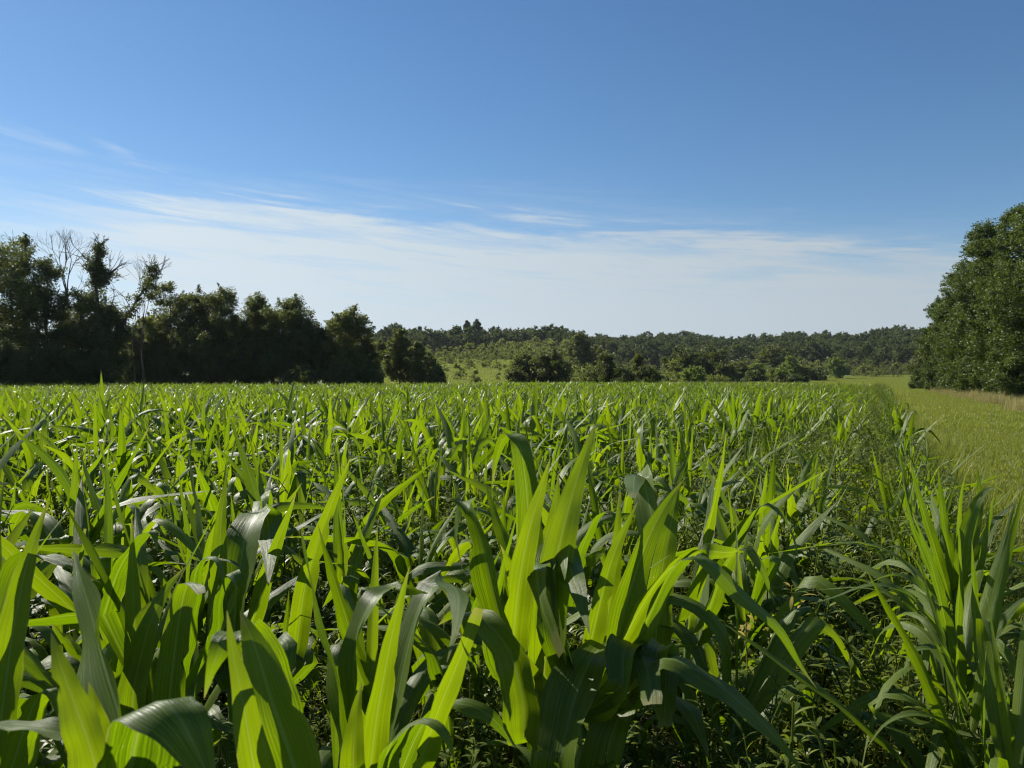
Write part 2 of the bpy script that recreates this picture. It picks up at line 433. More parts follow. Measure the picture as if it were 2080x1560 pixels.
# ------------------------------------------------------------------ hero plants: leaves measured in the photograph, built at their depth
# leaf: (width m, side angle deg, tint, cut, [(px, py, ddepth), ...])
HEROES = [
    ('tall central maize plant with broad upright blades and one long leaf arching right', 1175, 2.00, 0.62, [
        (.118, 8, .55, 1, [(1105, 1370, 0), (1112, 1240, -.02), (1140, 1090, -.02), (1170, 980, 0), (1208, 862, .02)]),
        (.088, 20, .75, 1, [(1040, 1330, -.06), (1052, 1200, -.1), (1074, 1080, -.1), (1098, 1000, -.08), (1118, 930, -.06)]),
        (.118, -20, .21, 1, [(1035, 1360, -.02), (1012, 1240, -.14), (980, 1110, -.26), (958, 1040, -.31), (944, 1018, -.26), (932, 1030, -.20), (926, 1090, -.18), (940, 1160, -.18)]),
        (.105, -30, .75, 1, [(1065, 1500, -.22), (1062, 1420, -.24), (1035, 1325, -.24), (985, 1262, -.22), (930, 1246, -.16), (890, 1270, -.10)]),
        (.088, 25, .1, 1, [(1135, 1300, -.12), (1128, 1180, -.16), (1126, 1122, -.18), (1142, 1118, -.21), (1168, 1180, -.24), (1198, 1288, -.25)]),
        (.125, 30, .05, 1, [(1135, 1560, -.24), (1165, 1425, -.27), (1205, 1332, -.27), (1245, 1308, -.24), (1272, 1340, -.20), (1284, 1430, -.18)]),
        (.070, 15, .6, 1, [(1180, 1400, 0), (1210, 1260, -.02), (1245, 1130, -.02), (1295, 1020, 0)]),
        (.062, 40, .8, 1, [(1215, 1400, .05), (1236, 1240, .06), (1252, 1110, .06), (1259, 995, .06)]),
        (.098, 35, .45, 1, [(1240, 1390, .02), (1262, 1260, .02), (1310, 1110, .02), (1350, 1030, .02), (1388, 975, .04)]),
        (.098, 24, .62, 1, [(1225, 1380, -.05), (1290, 1255, -.05), (1350, 1165, -.05), (1420, 1122, -.02), (1480, 1122, .04), (1530, 1112, .1)]),
        (.066, 40, .3, 1, [(1300, 1290, -.12), (1370, 1150, -.12), (1430, 1135, -.12), (1500, 1205, -.12), (1580, 1275, -.10), (1625, 1350, -.08), (1660, 1400, -.08)]),
        (.10, 46, .2, 1, [(1250, 1430, -.2), (1330, 1342, -.24), (1400, 1352, -.26), (1490, 1415, -.28), (1560, 1480, -.28), (1640, 1575, -.26)]),
        (.072, 30, .05, .82, [(1265, 1390, -.3), (1268, 1320, -.34), (1290, 1312, -.36), (1312, 1350, -.36), (1325, 1430, -.35)]),
        (.062, 10, .1, .78, [(1330, 1400, -.24), (1335, 1325, -.28), (1352, 1318, -.31), (1352, 1380, -.32), (1350, 1475, -.3)]),
        (.075, 0, .05, .8, [(1165, 1370, -.1), (1120, 1180, -.2), (1098, 1142, -.22), (1090, 1150, -.25), (1100, 1230, -.25), (1140, 1330, -.22)]),
        (.10, 0, .1, 1, [(1150, 1700, -.1), (1120, 1560, -.15), (1095, 1440, -.2), (1090, 1320, -.2), (1105, 1220, -.18)]),
        (.10, 15, .0, 1, [(1180, 1700, -.15), (1225, 1560, -.25), (1262, 1450, -.3), (1330, 1400, -.3), (1400, 1440, -.3), (1440, 1540, -.3)]),
    ]),
    ('maize plant with a wide yellow-green blade beside a leaf folded into a square top', 570, 1.16, 0.55, [
        (.128, 0, .5, 1, [(640, 1700, 0), (600, 1560, -.02), (555, 1430, -.02), (520, 1320, 0), (488, 1240, .03)]),
        (.070, 28, .85, 1, [(545, 1720, .02), (516, 1560, -.05), (492, 1420, -.06), (474, 1330, -.05), (461, 1240, -.03)]),
        (.092, 42, .3, 1, [(575, 1560, .06), (548, 1400, .06), (515, 1300, .05), (488, 1282, .03), (462, 1292, .0), (436, 1345, -.03), (415, 1418, -.03)]),
        (.10, -20, .0, 1, [(560, 1720, .1), (575, 1500, .12), (580, 1380, .14), (570, 1320, .16), (548, 1312, .18), (540, 1390, .2), (556, 1480, .22)]),
    ]),
    ('dark maize plant with one tall pointed blade and a rounded drooping leaf', 265, 1.02, 0.62, [
        (.135, -14, .0, 1, [(285, 1700, 0), (255, 1500, .03), (220, 1370, .09), (190, 1265, .16), (166, 1180, .23), (148, 1118, .29)]),
        (.125, 62, .05, 1, [(262, 1560, -.02), (288, 1455, -.05), (322, 1424, -.08), (362, 1455, -.1), (402, 1530, -.1), (440, 1620, -.1)]),
        (.072, 5, .9, 1, [(225, 1700, -.03), (190, 1540, -.06), (152, 1430, -.06), (122, 1350, -.05), (104, 1285, -.03)]),
        (.050, 18, .8, 1, [(235, 1640, .02), (214, 1530, .03), (196, 1450, .03), (180, 1385, .04)]),
        (.065, 80, .2, 1, [(230, 1560, .1), (150, 1500, .1), (60, 1478, .1), (-40, 1470, .12)]),
    ]),
    ('maize plant with a dark broad blade, a slim yellow blade and hanging grey leaves', 748, 1.62, 0.60, [
        (.112, -8, .12, 1, [(742, 1640, 0), (714, 1480, 0), (680, 1350, 0), (646, 1230, .01), (622, 1130, .02), (612, 1070, .03)]),
        (.062, 40, .1, 1, [(722, 1440, .03), (720, 1340, .02), (732, 1268, 0), (765, 1212, -.02), (812, 1192, -.02), (870, 1205, 0)]),
        (.072, 18, .75, 1, [(742, 1660, -.05), (762, 1480, -.08), (786, 1340, -.08), (808, 1240, -.07), (832, 1150, -.05)]),
        (.078, 38, .05, 1, [(790, 1520, .05), (815, 1380, .06), (842, 1270, .06), (872, 1200, .05), (905, 1182, .03), (930, 1205, -.06), (928, 1265, -.12), (908, 1345, -.14)]),
        (.062, 28, .8, .8, [(845, 1580, -.04), (880, 1470, -.08), (920, 1370, -.08), (952, 1290, -.06), (972, 1235, -.05)]),
        (.085, 46, .1, 1, [(765, 1660, -.12), (782, 1540, -.16), (820, 1478, -.18), (868, 1462, -.2), (905, 1490, -.22), (925, 1550, -.22)]),
        (.07, 20, .85, 1, [(722, 1660, -.06), (718, 1540, -.1), (724, 1450, -.1), (735, 1385, -.1)]),
        (.09, 50, .0, 1, [(800, 1600, .1), (860, 1470, .12), (920, 1430, .14), (990, 1450, .14), (1050, 1520, .14)]),
    ]),
    ('slender yellow-green maize plant at the leftmost edge with an upright blade', 8, 1.5, 0.6, [
        (.080, 15, .7, 1, [(-10, 1560, 0), (10, 1400, 0), (32, 1250, 0), (62, 1120, 0), (98, 1018, .02)]),
        (.070, -15, .3, 1, [(-20, 1500, .05), (-12, 1340, .05), (20, 1180, .05), (60, 1130, .02), (130, 1140, -.02), (205, 1185, -.05)]),
        (.08, 40, .5, 1, [(10, 1600, -.05), (50, 1480, -.05), (75, 1420, -.06), (105, 1400, -.06), (120, 1460, -.07)]),
        (.075, 0, .6, 1, [(-5, 1500, .1), (-12, 1300, .12), (-8, 1120, .15), (10, 960, .15)]),
    ]),
    ('backlit maize plant with a torn grey tip hanging between two dark leaves', 318, 2.0, 0.6, [
        (.085, 10, .7, 1, [(300, 1600, 0), (285, 1400, 0), (272, 1230, 0), (268, 1050, 0)]),
        (.095, 15, .5, 1, [(300, 1560, -.05), (270, 1440, -.05), (292, 1310, -.05), (330, 1210, -.04), (378, 1150, -.02)]),
        (.090, 20, .45, .9, [(340, 1560, -.1), (345, 1420, -.12), (362, 1270, -.12), (380, 1188, -.12), (398, 1188, -.16), (410, 1205, -.2)]),
        (.075, 55, .05, 1, [(350, 1400, .02), (380, 1260, .0), (400, 1155, -.02), (425, 1130, -.06), (448, 1150, -.1), (462, 1230, -.12)]),
        (.085, 60, .0, .75, [(420, 1300, 0), (440, 1200, -.02), (465, 1165, -.05), (480, 1200, -.08), (450, 1290, -.08)]),
        (.075, -40, .3, 1, [(310, 1350, .05), (250, 1230, .05), (190, 1120, .06), (130, 1020, .08), (95, 965, .1)]),
        (.075, 60, .1, 1, [(210, 1250, .02), (240, 1160, .02), (280, 1100, .02), (310, 1078, .02), (320, 1120, 0)]),
        (.082, 0, .1, 1, [(400, 1500, .1), (395, 1380, .1), (392, 1250, .1), (400, 1130, .1)]),
    ]),
    ('maize plant with a wide shaded blade and a slim blue-green upright tip', 470, 2.45, 0.66, [
        (.075, 10, .05, 1, [(445, 1300, 0), (428, 1160, 0), (402, 1030, 0), (380, 905, 0)]),
        (.080, 20, .55, 1, [(455, 1350, -.04), (445, 1210, -.04), (448, 1080, -.04), (460, 960, -.02)]),
        (.135, 15, .15, 1, [(480, 1380, -.05), (478, 1240, -.08), (495, 1110, -.08), (520, 1046, -.06), (540, 1042, -.1), (548, 1110, -.12), (545, 1190, -.12)]),
        (.070, 40, .4, 1, [(500, 1300, 0), (545, 1150, 0), (580, 1060, 0), (602, 1000, 0)]),
        (.085, 25, .7, 1, [(600, 1330, .1), (620, 1190, .1), (660, 1060, .1), (712, 930, .1)]),
        (.07, 65, .1, 1, [(390, 1290, .0), (400, 1160, -.05), (430, 1135, -.08), (470, 1140, -.1), (500, 1160, -.12)]),
    ]),
    ('maize plant whose top blade curls into a dark hooked tip behind the centre plant', 1085, 2.75, 0.7, [
        (.115, -6, .25, 1, [(1078, 1210, 0), (1075, 1090, 0), (1068, 985, 0), (1056, 905, 0), (1040, 882, .04), (1022, 893, .09), (1008, 930, .12), (1000, 985, .13)]),
        (.08, 20, .6, 1, [(1100, 1250, .05), (1110, 1120, .05), (1128, 1030, .05), (1135, 960, .05)]),
        (.08, 50, .1, 1, [(1140, 1250, .05), (1180, 1120, .05), (1215, 1050, .04), (1245, 1040, .02), (1265, 1090, 0)]),
        (.085, -40, .5, 1, [(1060, 1260, .1), (1040, 1150, .1), (1010, 1060, .12), (985, 980, .14)]),
    ]),
    ('maize plant with a square-topped folded leaf and long blades over the weedy gap', 1400, 2.6, 0.62, [
        (.10, 15, .15, .95, [(1350, 1250, 0), (1338, 1120, 0), (1318, 1020, 0), (1304, 966, -.02), (1290, 964, -.08), (1285, 1010, -.1)]),
        (.11, 30, .35, 1, [(1330, 1330, -.05), (1340, 1190, -.05), (1362, 1070, -.05), (1380, 980, -.05)]),
        (.085, 32, .5, 1, [(1370, 1260, 0), (1430, 1150, 0), (1500, 1070, 0), (1580, 1010, 0), (1690, 950, .05)]),
        (.065, 46, .2, 1, [(1420, 1260, -.05), (1480, 1130, -.05), (1540, 1030, -.05), (1580, 1035, -.06), (1610, 1085, -.08), (1625, 1150, -.08)]),
        (.07, 40, .6, 1, [(1400, 1250, .05), (1430, 1110, .05), (1460, 980, .05), (1475, 880, .05)]),
        (.075, 48, .2, 1, [(1420, 1300, -.1), (1470, 1160, -.12), (1510, 1110, -.12), (1545, 1150, -.14), (1575, 1230, -.16)]),
        (.075, 20, .05, 1, [(1420, 1320, .1), (1425, 1200, .1), (1440, 1080, .1), (1450, 960, .1)]),
    ]),
    ('nearest spiky maize plant of narrow upright leaves in the outer row by the grass', 1950, 2.3, 0.60, [
        (.050, 15, 0.27, 1, [(1948, 1420, -.05), (1945, 1280, -.06), (1950, 1160, -.06), (1946, 1050, -.05)]),
        (.050, 25, 0.25, 1, [(1985, 1420, -.05), (1982, 1290, -.06), (1978, 1190, -.06), (1974, 1098, -.05)]),
        (.052, 10, 0.07, 1, [(1935, 1350, 0), (1915, 1240, 0), (1890, 1140, 0), (1852, 1040, 0)]),
        (.050, 65, 0.14, 1, [(1915, 1310, 0), (1880, 1250, -.02), (1835, 1205, -.04), (1770, 1188, -.06), (1700, 1212, -.08), (1648, 1226, -.1)]),
        (.046, 60, 0.05, 1, [(1915, 1290, .05), (1880, 1205, .05), (1830, 1170, .05), (1780, 1178, .04), (1720, 1215, .02)]),
        (.048, -30, 0.20, 1, [(1975, 1380, .02), (2010, 1300, .02), (2050, 1245, .02), (2100, 1200, .02)]),
        (.060, 30, 0.18, 1, [(2010, 1720, -.3), (2000, 1560, -.34), (1995, 1430, -.34), (2004, 1310, -.32)]),
        (.058, 0, 0.32, 1, [(2050, 1700, -.3), (2052, 1560, -.33), (2045, 1460, -.33), (2050, 1390, -.32)]),
        (.048, 70, 0.07, 1, [(1950, 1400, -.15), (1915, 1330, -.18), (1870, 1318, -.2), (1840, 1350, -.22), (1830, 1400, -.22)]),
        (.045, 60, 0.05, 1, [(1960, 1440, -.2), (1925, 1340, -.24), (1905, 1310, -.26), (1930, 1370, -.3), (1965, 1480, -.32)]),
        (.05, 75, 0.16, 1, [(1990, 1700, -.2), (1930, 1560, -.25), (1860, 1500, -.28), (1780, 1470, -.3)]),
        (.048, 65, 0.05, 1, [(1985, 1560, -.25), (1930, 1480, -.3), (1860, 1450, -.34), (1800, 1470, -.36), (1760, 1520, -.36)]),
    ]),
    ('tall maize plant with fanned narrow leaves, second along the outer row by the grass', 1930, 2.85, 0.74, [
        (.050, 12, 0.18, 1, [(1935, 1200, 0), (1925, 1110, 0), (1915, 1040, 0), (1905, 950, 0)]),
        (.048, 20, 0.27, 1, [(1950, 1200, 0), (1948, 1100, 0), (1950, 1020, 0), (1962, 960, 0)]),
        (.048, 0, 0.07, 1, [(1925, 1200, .02), (1895, 1100, .02), (1870, 1020, .02), (1846, 935, .02)]),
        (.050, 20, 0.05, 1, [(1915, 1230, .02), (1880, 1140, .02), (1850, 1060, .0), (1835, 980, .02)]),
        (.050, -20, 0.16, 1, [(1955, 1200, .04), (1975, 1100, .04), (1990, 1020, .04), (1985, 945, .04)]),
        (.060, -40, 0.32, 1, [(1950, 1180, -.05), (1960, 1090, -.06), (1985, 1020, -.07), (2015, 990, -.07), (2040, 1000, -.06)]),
        (.046, -60, 0.05, 1, [(1975, 1160, 0), (2010, 1080, 0), (2040, 1040, 0), (2075, 1020, 0)]),
        (.044, 50, 0.09, 1, [(1900, 1220, 0), (1850, 1130, 0), (1810, 1110, 0), (1770, 1130, 0)]),
        (.044, 20, 0.23, 1, [(1965, 1230, -.05), (1990, 1140, -.05), (2008, 1060, -.05), (2020, 1000, -.05)]),
    ]),
]

hero_xy = []
for hi, (label, spx, Y0, hst, leaves) in enumerate(HEROES):
    rng = np.random.default_rng(500 + hi)
    b = at(spx, 1700, Y0); bx, by = b[0], b[1] + 0.0
    hero_xy.append((bx, by))
    root = empty('maize_plant', (bx, by, 0))
    tag(root, label, 'maize', 'maize plants of the front rows')
    zs = np.linspace(0, hst, 7)
    P = np.stack([0.012 * np.sin(zs * 6 + hi), 0.01 * np.cos(zs * 5), zs - 0.02], 1)
    mb = MB(); mb.add(*tube(P, np.linspace(0.021, 0.011, 7) * (1 if hi < 9 else .8), 10))
    link('stalk', mb.mesh('stalk', M_STALK), root)
    off = np.array([bx, by, 0.0])
    for (w, ang, tint, cut, pts) in leaves:
        dd = np.array([p[2] for p in pts], float)
        if tint < .2 and abs(ang) < 45 and hi < 9:
            ang = -48; w *= 1.28
            ai = max(1, int(np.argmin([p[1] for p in pts]))); m_ = len(pts) - 1
            for i in range(m_ + 1):
                dd[i] += .13 * Y0 * min(1, i / ai) - (.15 * Y0 * (i - ai) / max(1, m_ - ai) if i > ai else 0)
        C = np.array([at(p[0], p[1], Y0 + d_) for p, d_ in zip(pts, dd)])
        w *= .93
        C = catmull(C, 22) - off
        # the sheath joins the blade to the stalk lower down
        z0 = max(0.03, min(hst * 0.98, C[0, 2] - 0.05))
        j0 = np.array([0.010 * np.sin(z0 * 6 + hi), 0.0, z0])
        C = np.vstack([catmull([j0, j0 * 0.5 + C[0] * 0.5 + np.array([0, 0, -0.01]), C[0]], 6)[:-1], C])
        n = len(C)
        th = R(ang) + rng.normal(0, 0.10) + np.linspace(0, rng.normal(0, 0.35), n)
        S = np.stack([np.cos(th), np.sin(th), np.zeros(n)], 1)
        V, Q, U = ribbon(C, S, w, rng, cut=cut, fold0=0.7, fold1=0.12, wave=0.15, across=7)
        mb = MB(); mb.add(V, Q, U, tint); link('leaf', mb.mesh('leaf', M_MAIZE), root)
    for k in range(4 if hi < 9 else 15):       # lower leaves that fill the foot of the plant
        a = rng.uniform(0, 6.28); zb = rng.uniform(0.08, 0.3 if hi < 9 else 0.6)
        V, Q, U = proc_leaf(rng, (0, 0, zb), a, rng.uniform(.45, .6) if hi < 9 else rng.uniform(.55, .95), .07 if hi < 9 else .044, R(rng.uniform(38, 66)), R(rng.uniform(70, 130)), .15, .75, 15)
        V[:, 2] = np.maximum(V[:, 2], 0.02)
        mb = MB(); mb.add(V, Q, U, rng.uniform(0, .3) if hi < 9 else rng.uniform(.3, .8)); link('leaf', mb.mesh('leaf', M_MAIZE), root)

# ------------------------------------------------------------------ the crop in rows
rng = np.random.default_rng(11)
plants = []
ROW0, PITCH_ROW = 0.22, 0.76
for k in range(-1, 190):
    if k < 0: continue
    u = ROW0 - PITCH_ROW * k
    v = -6.0 + rng.uniform(0, 0.2)
    while v < 160:
        v += rng.uniform(0.17, 0.31) if k else rng.uniform(0.18, 0.34) * (1 + .35 * float(sstep(4, 12, v)))
        uu = u + rng.normal(0, 0.035 if k else 0.07)
        x, y = uv_to_xy(uu, v)
        if y < 0.9 or y > far_edge(x, y): continue
        if abs(x) > 0.72 * y + 3.0: continue
        if rng.random() < 0.06: continue
        if k == 0 and v > 9 and rng.random() < (.12 if v < 28 else .45): continue
        if k == 1 and v > 14 and rng.random() < .25: continue
        plants.append((x, y, k))
plants = np.array(plants)
px_all = 1040 + F * plants[:, 0] / plants[:, 1]
keep = np.ones(len(plants), bool)
for i, (x, y, k) in enumerate(plants[:]):
    if y > 6: continue
    px = px_all[i]
    if -350 < px < 2500 and y < 1.75: keep[i] = False          # nothing between the lens and the front plants
    if 880 < px < 1480 and y < 2.35: keep[i] = False
    if 1480 < px < 1800 and y < 2.9: keep[i] = False
    if 1780 < px < 2300 and y < (2.05 if px < 1950 else 1.55): keep[i] = False
    if 420 < px < 900 and y < 2.1: keep[i] = False
    for hx, hy in hero_xy:
        if math.hypot(x - hx, y - hy) < 0.16: keep[i] = False
plants, px_all = plants[keep], px_all[keep]
nP = len(plants)
dist = plants[:, 1]
patch = 0.5 + 0.5 * np.sin(plants[:, 0] * 0.45 + 1.3 * np.sin(plants[:, 1] * 0.21)) * np.sin(plants[:, 1] * 0.37 + 0.8)
scale = rng.normal(0.97, 0.13, nP) + 0.14 * (patch - 0.5)
scale[(px_all > 1030) & (px_all < 1230) & (dist > 9) & (dist < 15)] *= 1.22
scale[(px_all > 690) & (px_all < 740) & (dist > 9) & (dist < 12)] *= 1.18
scale *= 1 - 0.10 * sstep(1400, 1750, px_all) * sstep(4, 9, dist) - 0.10 * (plants[:, 2] < 3) * sstep(3.5, 7, dist)
scale *= 1 - 0.20 * sstep(6, 20, dist)
scale = np.clip(scale, 0.55, 1.4)
scale = np.where((dist < 7) & (px_all > 600), np.minimum(scale, 1.02), np.where(dist < 7, np.minimum(scale, 1.12), scale))
rotz = rng.uniform(0, 2 * math.pi, nP)
tilt = rng.normal(0, 0.10, (nP, 2))
inview = (px_all > -60) & (px_all < 2140)
order = np.argsort(np.where(inview, dist, 1e9))
N_IND = 300 - len(HEROES)
ind, rest = order[:N_IND], order[N_IND:]

NV = 16
near_var = [maize_variant(1000 + i, 0) for i in range(NV)]
slim_var = [maize_variant(1400 + i, 0, 1.0, 0.62) for i in range(5)]
near_mesh = []
for i, (st, lv) in enumerate(near_var + slim_var):
    m1 = MB(); m1.add(*st)
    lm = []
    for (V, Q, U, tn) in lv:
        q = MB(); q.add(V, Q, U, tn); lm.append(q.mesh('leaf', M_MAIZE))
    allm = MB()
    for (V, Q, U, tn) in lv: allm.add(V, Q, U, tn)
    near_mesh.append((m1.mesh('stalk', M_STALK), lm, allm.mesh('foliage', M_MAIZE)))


def zone(px, k, y):
    if k == 0: return ('slim maize plant in the single outer row along the grass lane', 'maize plants of the outer row by the lane')
    if k == 1: return ('maize plant in the edge row left of the weedy gap', 'maize plants of the row beside the weedy gap')
    if px < 520: return ('maize plant crowded among others behind the front plants at the left', 'maize plants behind the front row at left')
    if px < 1000: return ('maize plant crowded among others behind the front plants, left of the tall centre plant', 'maize plants behind the front row left of centre')
    return ('maize plant crowded among others behind the tall centre plant', 'maize plants behind the tall centre plant')


for r_, i in enumerate(ind):
    x, y, k = plants[i]
    vi = int(rng.integers(0, NV)) if k > 0 else NV + int(rng.integers(0, 5))
    st, lm, fol = near_mesh[vi]
    root = empty('maize_plant', (x, y, float(terrain_z(x, y))), rotz[i])
    root.rotation_euler = (tilt[i, 0], tilt[i, 1], rotz[i])
    root.scale = (scale[i],) * 3
    lab, grp = zone(px_all[i], k, y)
    tag(root, lab, 'maize', grp)
    link('stalk', st, root)
    if r_ < 100:
        for me in lm: link('leaf', me, root)
    else:
        link('foliage', fol, root)

mid_src, far_src = [], []
for i in range(10):
    st, lv = maize_variant(2000 + i, 1)
    q = MB(); q.add(*st, a=0.2)
    for (V, Q, U, tn) in lv: q.add(V, Q, U, tn)
    mid_src.append(q.mesh('maize', M_MAIZE))
for i in range(8):
    st, lv = maize_variant(3000 + i, 2)
    q = MB()
    for (V, Q, U, tn) in lv: q.add(V * np.array([1, 1, 1]), Q, U, tn)
    far_src.append(q.mesh('maize', M_MAIZE))
ri = rest
isfar = dist[ri] > 22
idx = np.where(isfar, 10 + rng.integers(0, 8, len(ri)), rng.integers(0, 10, len(ri)))
Pz = terrain_z(plants[ri, 0], plants[ri, 1])
scatter('maize_crop', mid_src + far_src, np.stack([plants[ri, 0], plants[ri, 1], Pz], 1),
        np.stack([tilt[ri, 0], tilt[ri, 1], rotz[ri]], 1), scale[ri], idx, 'sunlit maize crop filling the field back to the trees')


# ------------------------------------------------------------------ weeds and grass
def blade(rng, base, az, L, w, e0, bend, n=6):
    t = np.linspace(0, 1, n)
    e = e0 - bend * t ** 1.4
    D = np.stack([np.cos(e) * math.cos(az), np.cos(e) * math.sin(az), np.sin(e)], 1)
    C = np.asarray(base) + np.concatenate([[np.zeros(3)], np.cumsum(D[:-1] * L / (n - 1), axis=0)])
    H = np.array([-math.sin(az), math.cos(az), 0.0])
    ww = w * 0.5 * (1 - t ** 2.2 * 0.95)
    V = np.concatenate([C - H * ww[:, None], C + H * ww[:, None]])
    Q = np.array([(i, i + 1, n + i + 1, n + i) for i in range(n - 1)])
    return V, Q


def lance(rng, base, az, e, L, w, n=5):
    """small pointed leaf"""
    t = np.linspace(0, 1, n)
    ee = e - 0.9 * t
    D = np.stack([np.cos(ee) * math.cos(az), np.cos(ee) * math.sin(az), np.sin(ee)], 1)
    C = np.asarray(base) + np.concatenate([[np.zeros(3)], np.cumsum(D[:-1] * L / (n - 1), axis=0)])
    H = np.array([-math.sin(az), math.cos(az), 0.0])
    ww = w * 0.5 * np.sin(math.pi * (0.06 + 0.92 * t)) ** 0.8
    V = np.concatenate([C - H * ww[:, None], C + H * ww[:, None]])
    Q = np.array([(i, i + 1, n + i + 1, n + i) for i in range(n - 1)])
    return V, Q


def broadleaf(seed, h, nleaf, ll, lw, nb=4):
    rng = np.random.default_rng(seed)
    sm, lf = MB(), MB()
    P = [np.array([0, 0, -0.02])]
    for i in range(6): P.append(P[-1] + np.array([rng.normal(0, .02), rng.normal(0, .02), h / 6]))
    P = np.array(P); sm.add(*tube(P, np.linspace(.005, .002, 7), 4))
    stems = [P]
    for b in range(nb):
        i = int(rng.integers(1, 5)); a = rng.uniform(0, 6.28); L = h * rng.uniform(.25, .45)
        Q_ = np.array([P[i] + np.array([math.cos(a) * .6, math.sin(a) * .6, .8]) * L * s for s in np.linspace(0, 1, 4)])
        sm.add(*tube(Q_, np.linspace(.003, .0015, 4), 3)); stems.append(Q_)
    for j in range(nleaf):
        S_ = stems[int(rng.integers(0, len(stems)))]
        f = rng.uniform(0.15, 1) * (len(S_) - 1); i = min(int(f), len(S_) - 2)
        p = S_[i] * (1 - f + i) + S_[i + 1] * (f - i)
        V, Q = lance(rng, p, rng.uniform(0, 6.28), rng.uniform(0.0, 1.1), ll * rng.uniform(.6, 1.3), lw * rng.uniform(.7, 1.2))
        lf.add(V, Q, None, rng.random())
    return sm, lf


def tuft(seed, nb, L, w, spread, mat, e_lo=60, bend=70):
    rng = np.random.default_rng(seed); q = MB()
    for i in range(nb):
        a = rng.uniform(0, 6.28); r_ = spread * math.sqrt(rng.random())
        b2 = rng.uniform(0, 6.28)
        V, Q = blade(rng, (r_ * math.cos(b2), r_ * math.sin(b2), -0.01), a, L * rng.uniform(.55, 1.2), w * rng.uniform(.7, 1.3),
                     R(rng.uniform(e_lo, 88)), R(abs(rng.normal(0, bend))), 5)
        q.add(V, Q, None, rng.random())
    return q.mesh('tuft', mat)


weed_src = []
for i in range(5):
    sm, lf = broadleaf(60 + i, rng.uniform(.38, .62), 90, .044, .012, 7)
    for V, Q, U, A in zip(sm.V, sm.Q, sm.U, sm.A): pass
    q = MB()
    for src in (sm, lf):
        q.add(np.vstack(src.V), np.vstack(src.Q), np.vstack(src.U), np.concatenate(src.A))
    weed_src.append(q.mesh('weed', M_WEED))
for i in range(4): weed_src.append(tuft(80 + i, 24, .58, .009, .06, M_WEED, 55, 75))
NW = len(weed_src)
# density falls with distance; thicker in the gap between the two edge rows
W = []
wr = np.random.default_rng(5)
for (r0, r1, dens) in ((0.7, 6, 58), (6, 14, 30), (14, 34, 13), (34, 80, 5.5)):
    area = 0.5 * (r1 * r1 - r0 * r0) * 1.40
    n = int(area * dens)
    r_ = np.sqrt(wr.uniform(r0 * r0, r1 * r1, n)); a = wr.uniform(-0.70, 0.70, n)
    W.append(np.stack([r_ * np.sin(a), r_ * np.cos(a)], 1))
W = np.vstack(W)
u_, v_ = xy_to_uv(W[:, 0], W[:, 1])
ok = (u_ < 0.75) & (W[:, 1] < far_edge(W[:, 0], W[:, 1]) + 3) & (np.hypot(W[:, 0], W[:, 1]) > 0.8)
W, u_ = W[ok], u_[ok]
gap = np.exp(-((u_ + 0.16) / 0.26) ** 2)
ws = wr.uniform(0.6, 1.35, len(W)) * (1 + 0.25 * gap) * (1 - 0.35 * sstep(0.3, 0.7, u_))
wd = np.hypot(W[:, 0], W[:, 1])
ws *= np.where((wr.random(len(W)) < .3) & (wd > 3), 1.2, 1.0) * (1 + .15 * sstep(25, 60, wd))
ws[wd < 4] *= 0.82
scatter('weed_undergrowth', weed_src, np.stack([W[:, 0], W[:, 1], terrain_z(W[:, 0], W[:, 1])], 1),
        np.stack([wr.normal(0, .12, len(W)), wr.normal(0, .12, len(W)), wr.uniform(0, 6.28, len(W))], 1), ws,
        np.where((wr.random(len(W)) < .86) | (np.abs(u_ + .16) < .3), wr.integers(0, 5, len(W)), wr.integers(5, NW, len(W))), 'dark weeds and wild grass between the maize rows')

# lane of mown grass on the right and grass margins
lane_src = [tuft(120 + i, 38, .10, .0065, .12, M_GRASS, 40, 60) for i in range(4)] + \
           [tuft(130 + i, 80, .14, .016, .55, M_GRASS, 45, 50) for i in range(3)] + \
           [tuft(140 + i, 30, .62, .008, .12, M_GRASS, 60, 60) for i in range(3)]
G = []
for (v0, v1, dens, big) in ((2, 14, 100, 0), (14, 26, 55, 0), (26, 60, 9, 1), (60, 150, 3, 1)):
    n = int((v1 - v0) * 9.5 * dens)
    v = wr.uniform(v0, v1, n); u = wr.uniform(0.5, 10.0, n)
    x, y = uv_to_xy(u, v)
    s = np.where(big, wr.uniform(.55, 1.0, n), wr.uniform(.6, 1.25, n))
    s = s * np.where(u < 0.85, 1.5, 1.0)
    G.append(np.stack([x, y, s, np.full(n, big)], 1))
n = 4200                                    # grass strip along the far field end
x = wr.uniform(-75, 90, n); y = far_edge(x, np.full(n, 85.0)) + wr.uniform(0.5, 40, n) ** 1.0
G.append(np.stack([x, y, wr.uniform(.6, 1.1, n), np.ones(n)], 1))
for n, mu, sg, v0 in ((150, .72, .24, 3.2), (110, -.16, .16, 3.6), (60, -.9, .2, 6.0)):   # tufts of taller grass along the ragged crop edge
    cv_ = v0 + 60 * wr.random(n) ** 1.5; cu_ = wr.normal(mu, sg, n)
    for v_c, u_c in zip(cv_, cu_):
        m_ = int(wr.integers(6, 26)); sp_ = wr.uniform(.08, .28)
        x, y = uv_to_xy(wr.normal(u_c, sp_, m_), wr.normal(v_c, sp_ * 1.6, m_))
        G.append(np.stack([x, y, wr.uniform(.3, .75, m_) * wr.uniform(.7, 1.25), np.full(m_, 2.0)], 1))
n = 9000                                    # the far end of the lane opens into a mown field
yy = wr.uniform(92, 290, n); xx = (wr.uniform(1560, 1850, n) - 1040) / F * yy
G.append(np.stack([xx, yy, wr.uniform(.8, 1.5, n), np.ones(n)], 1))
n = 12000
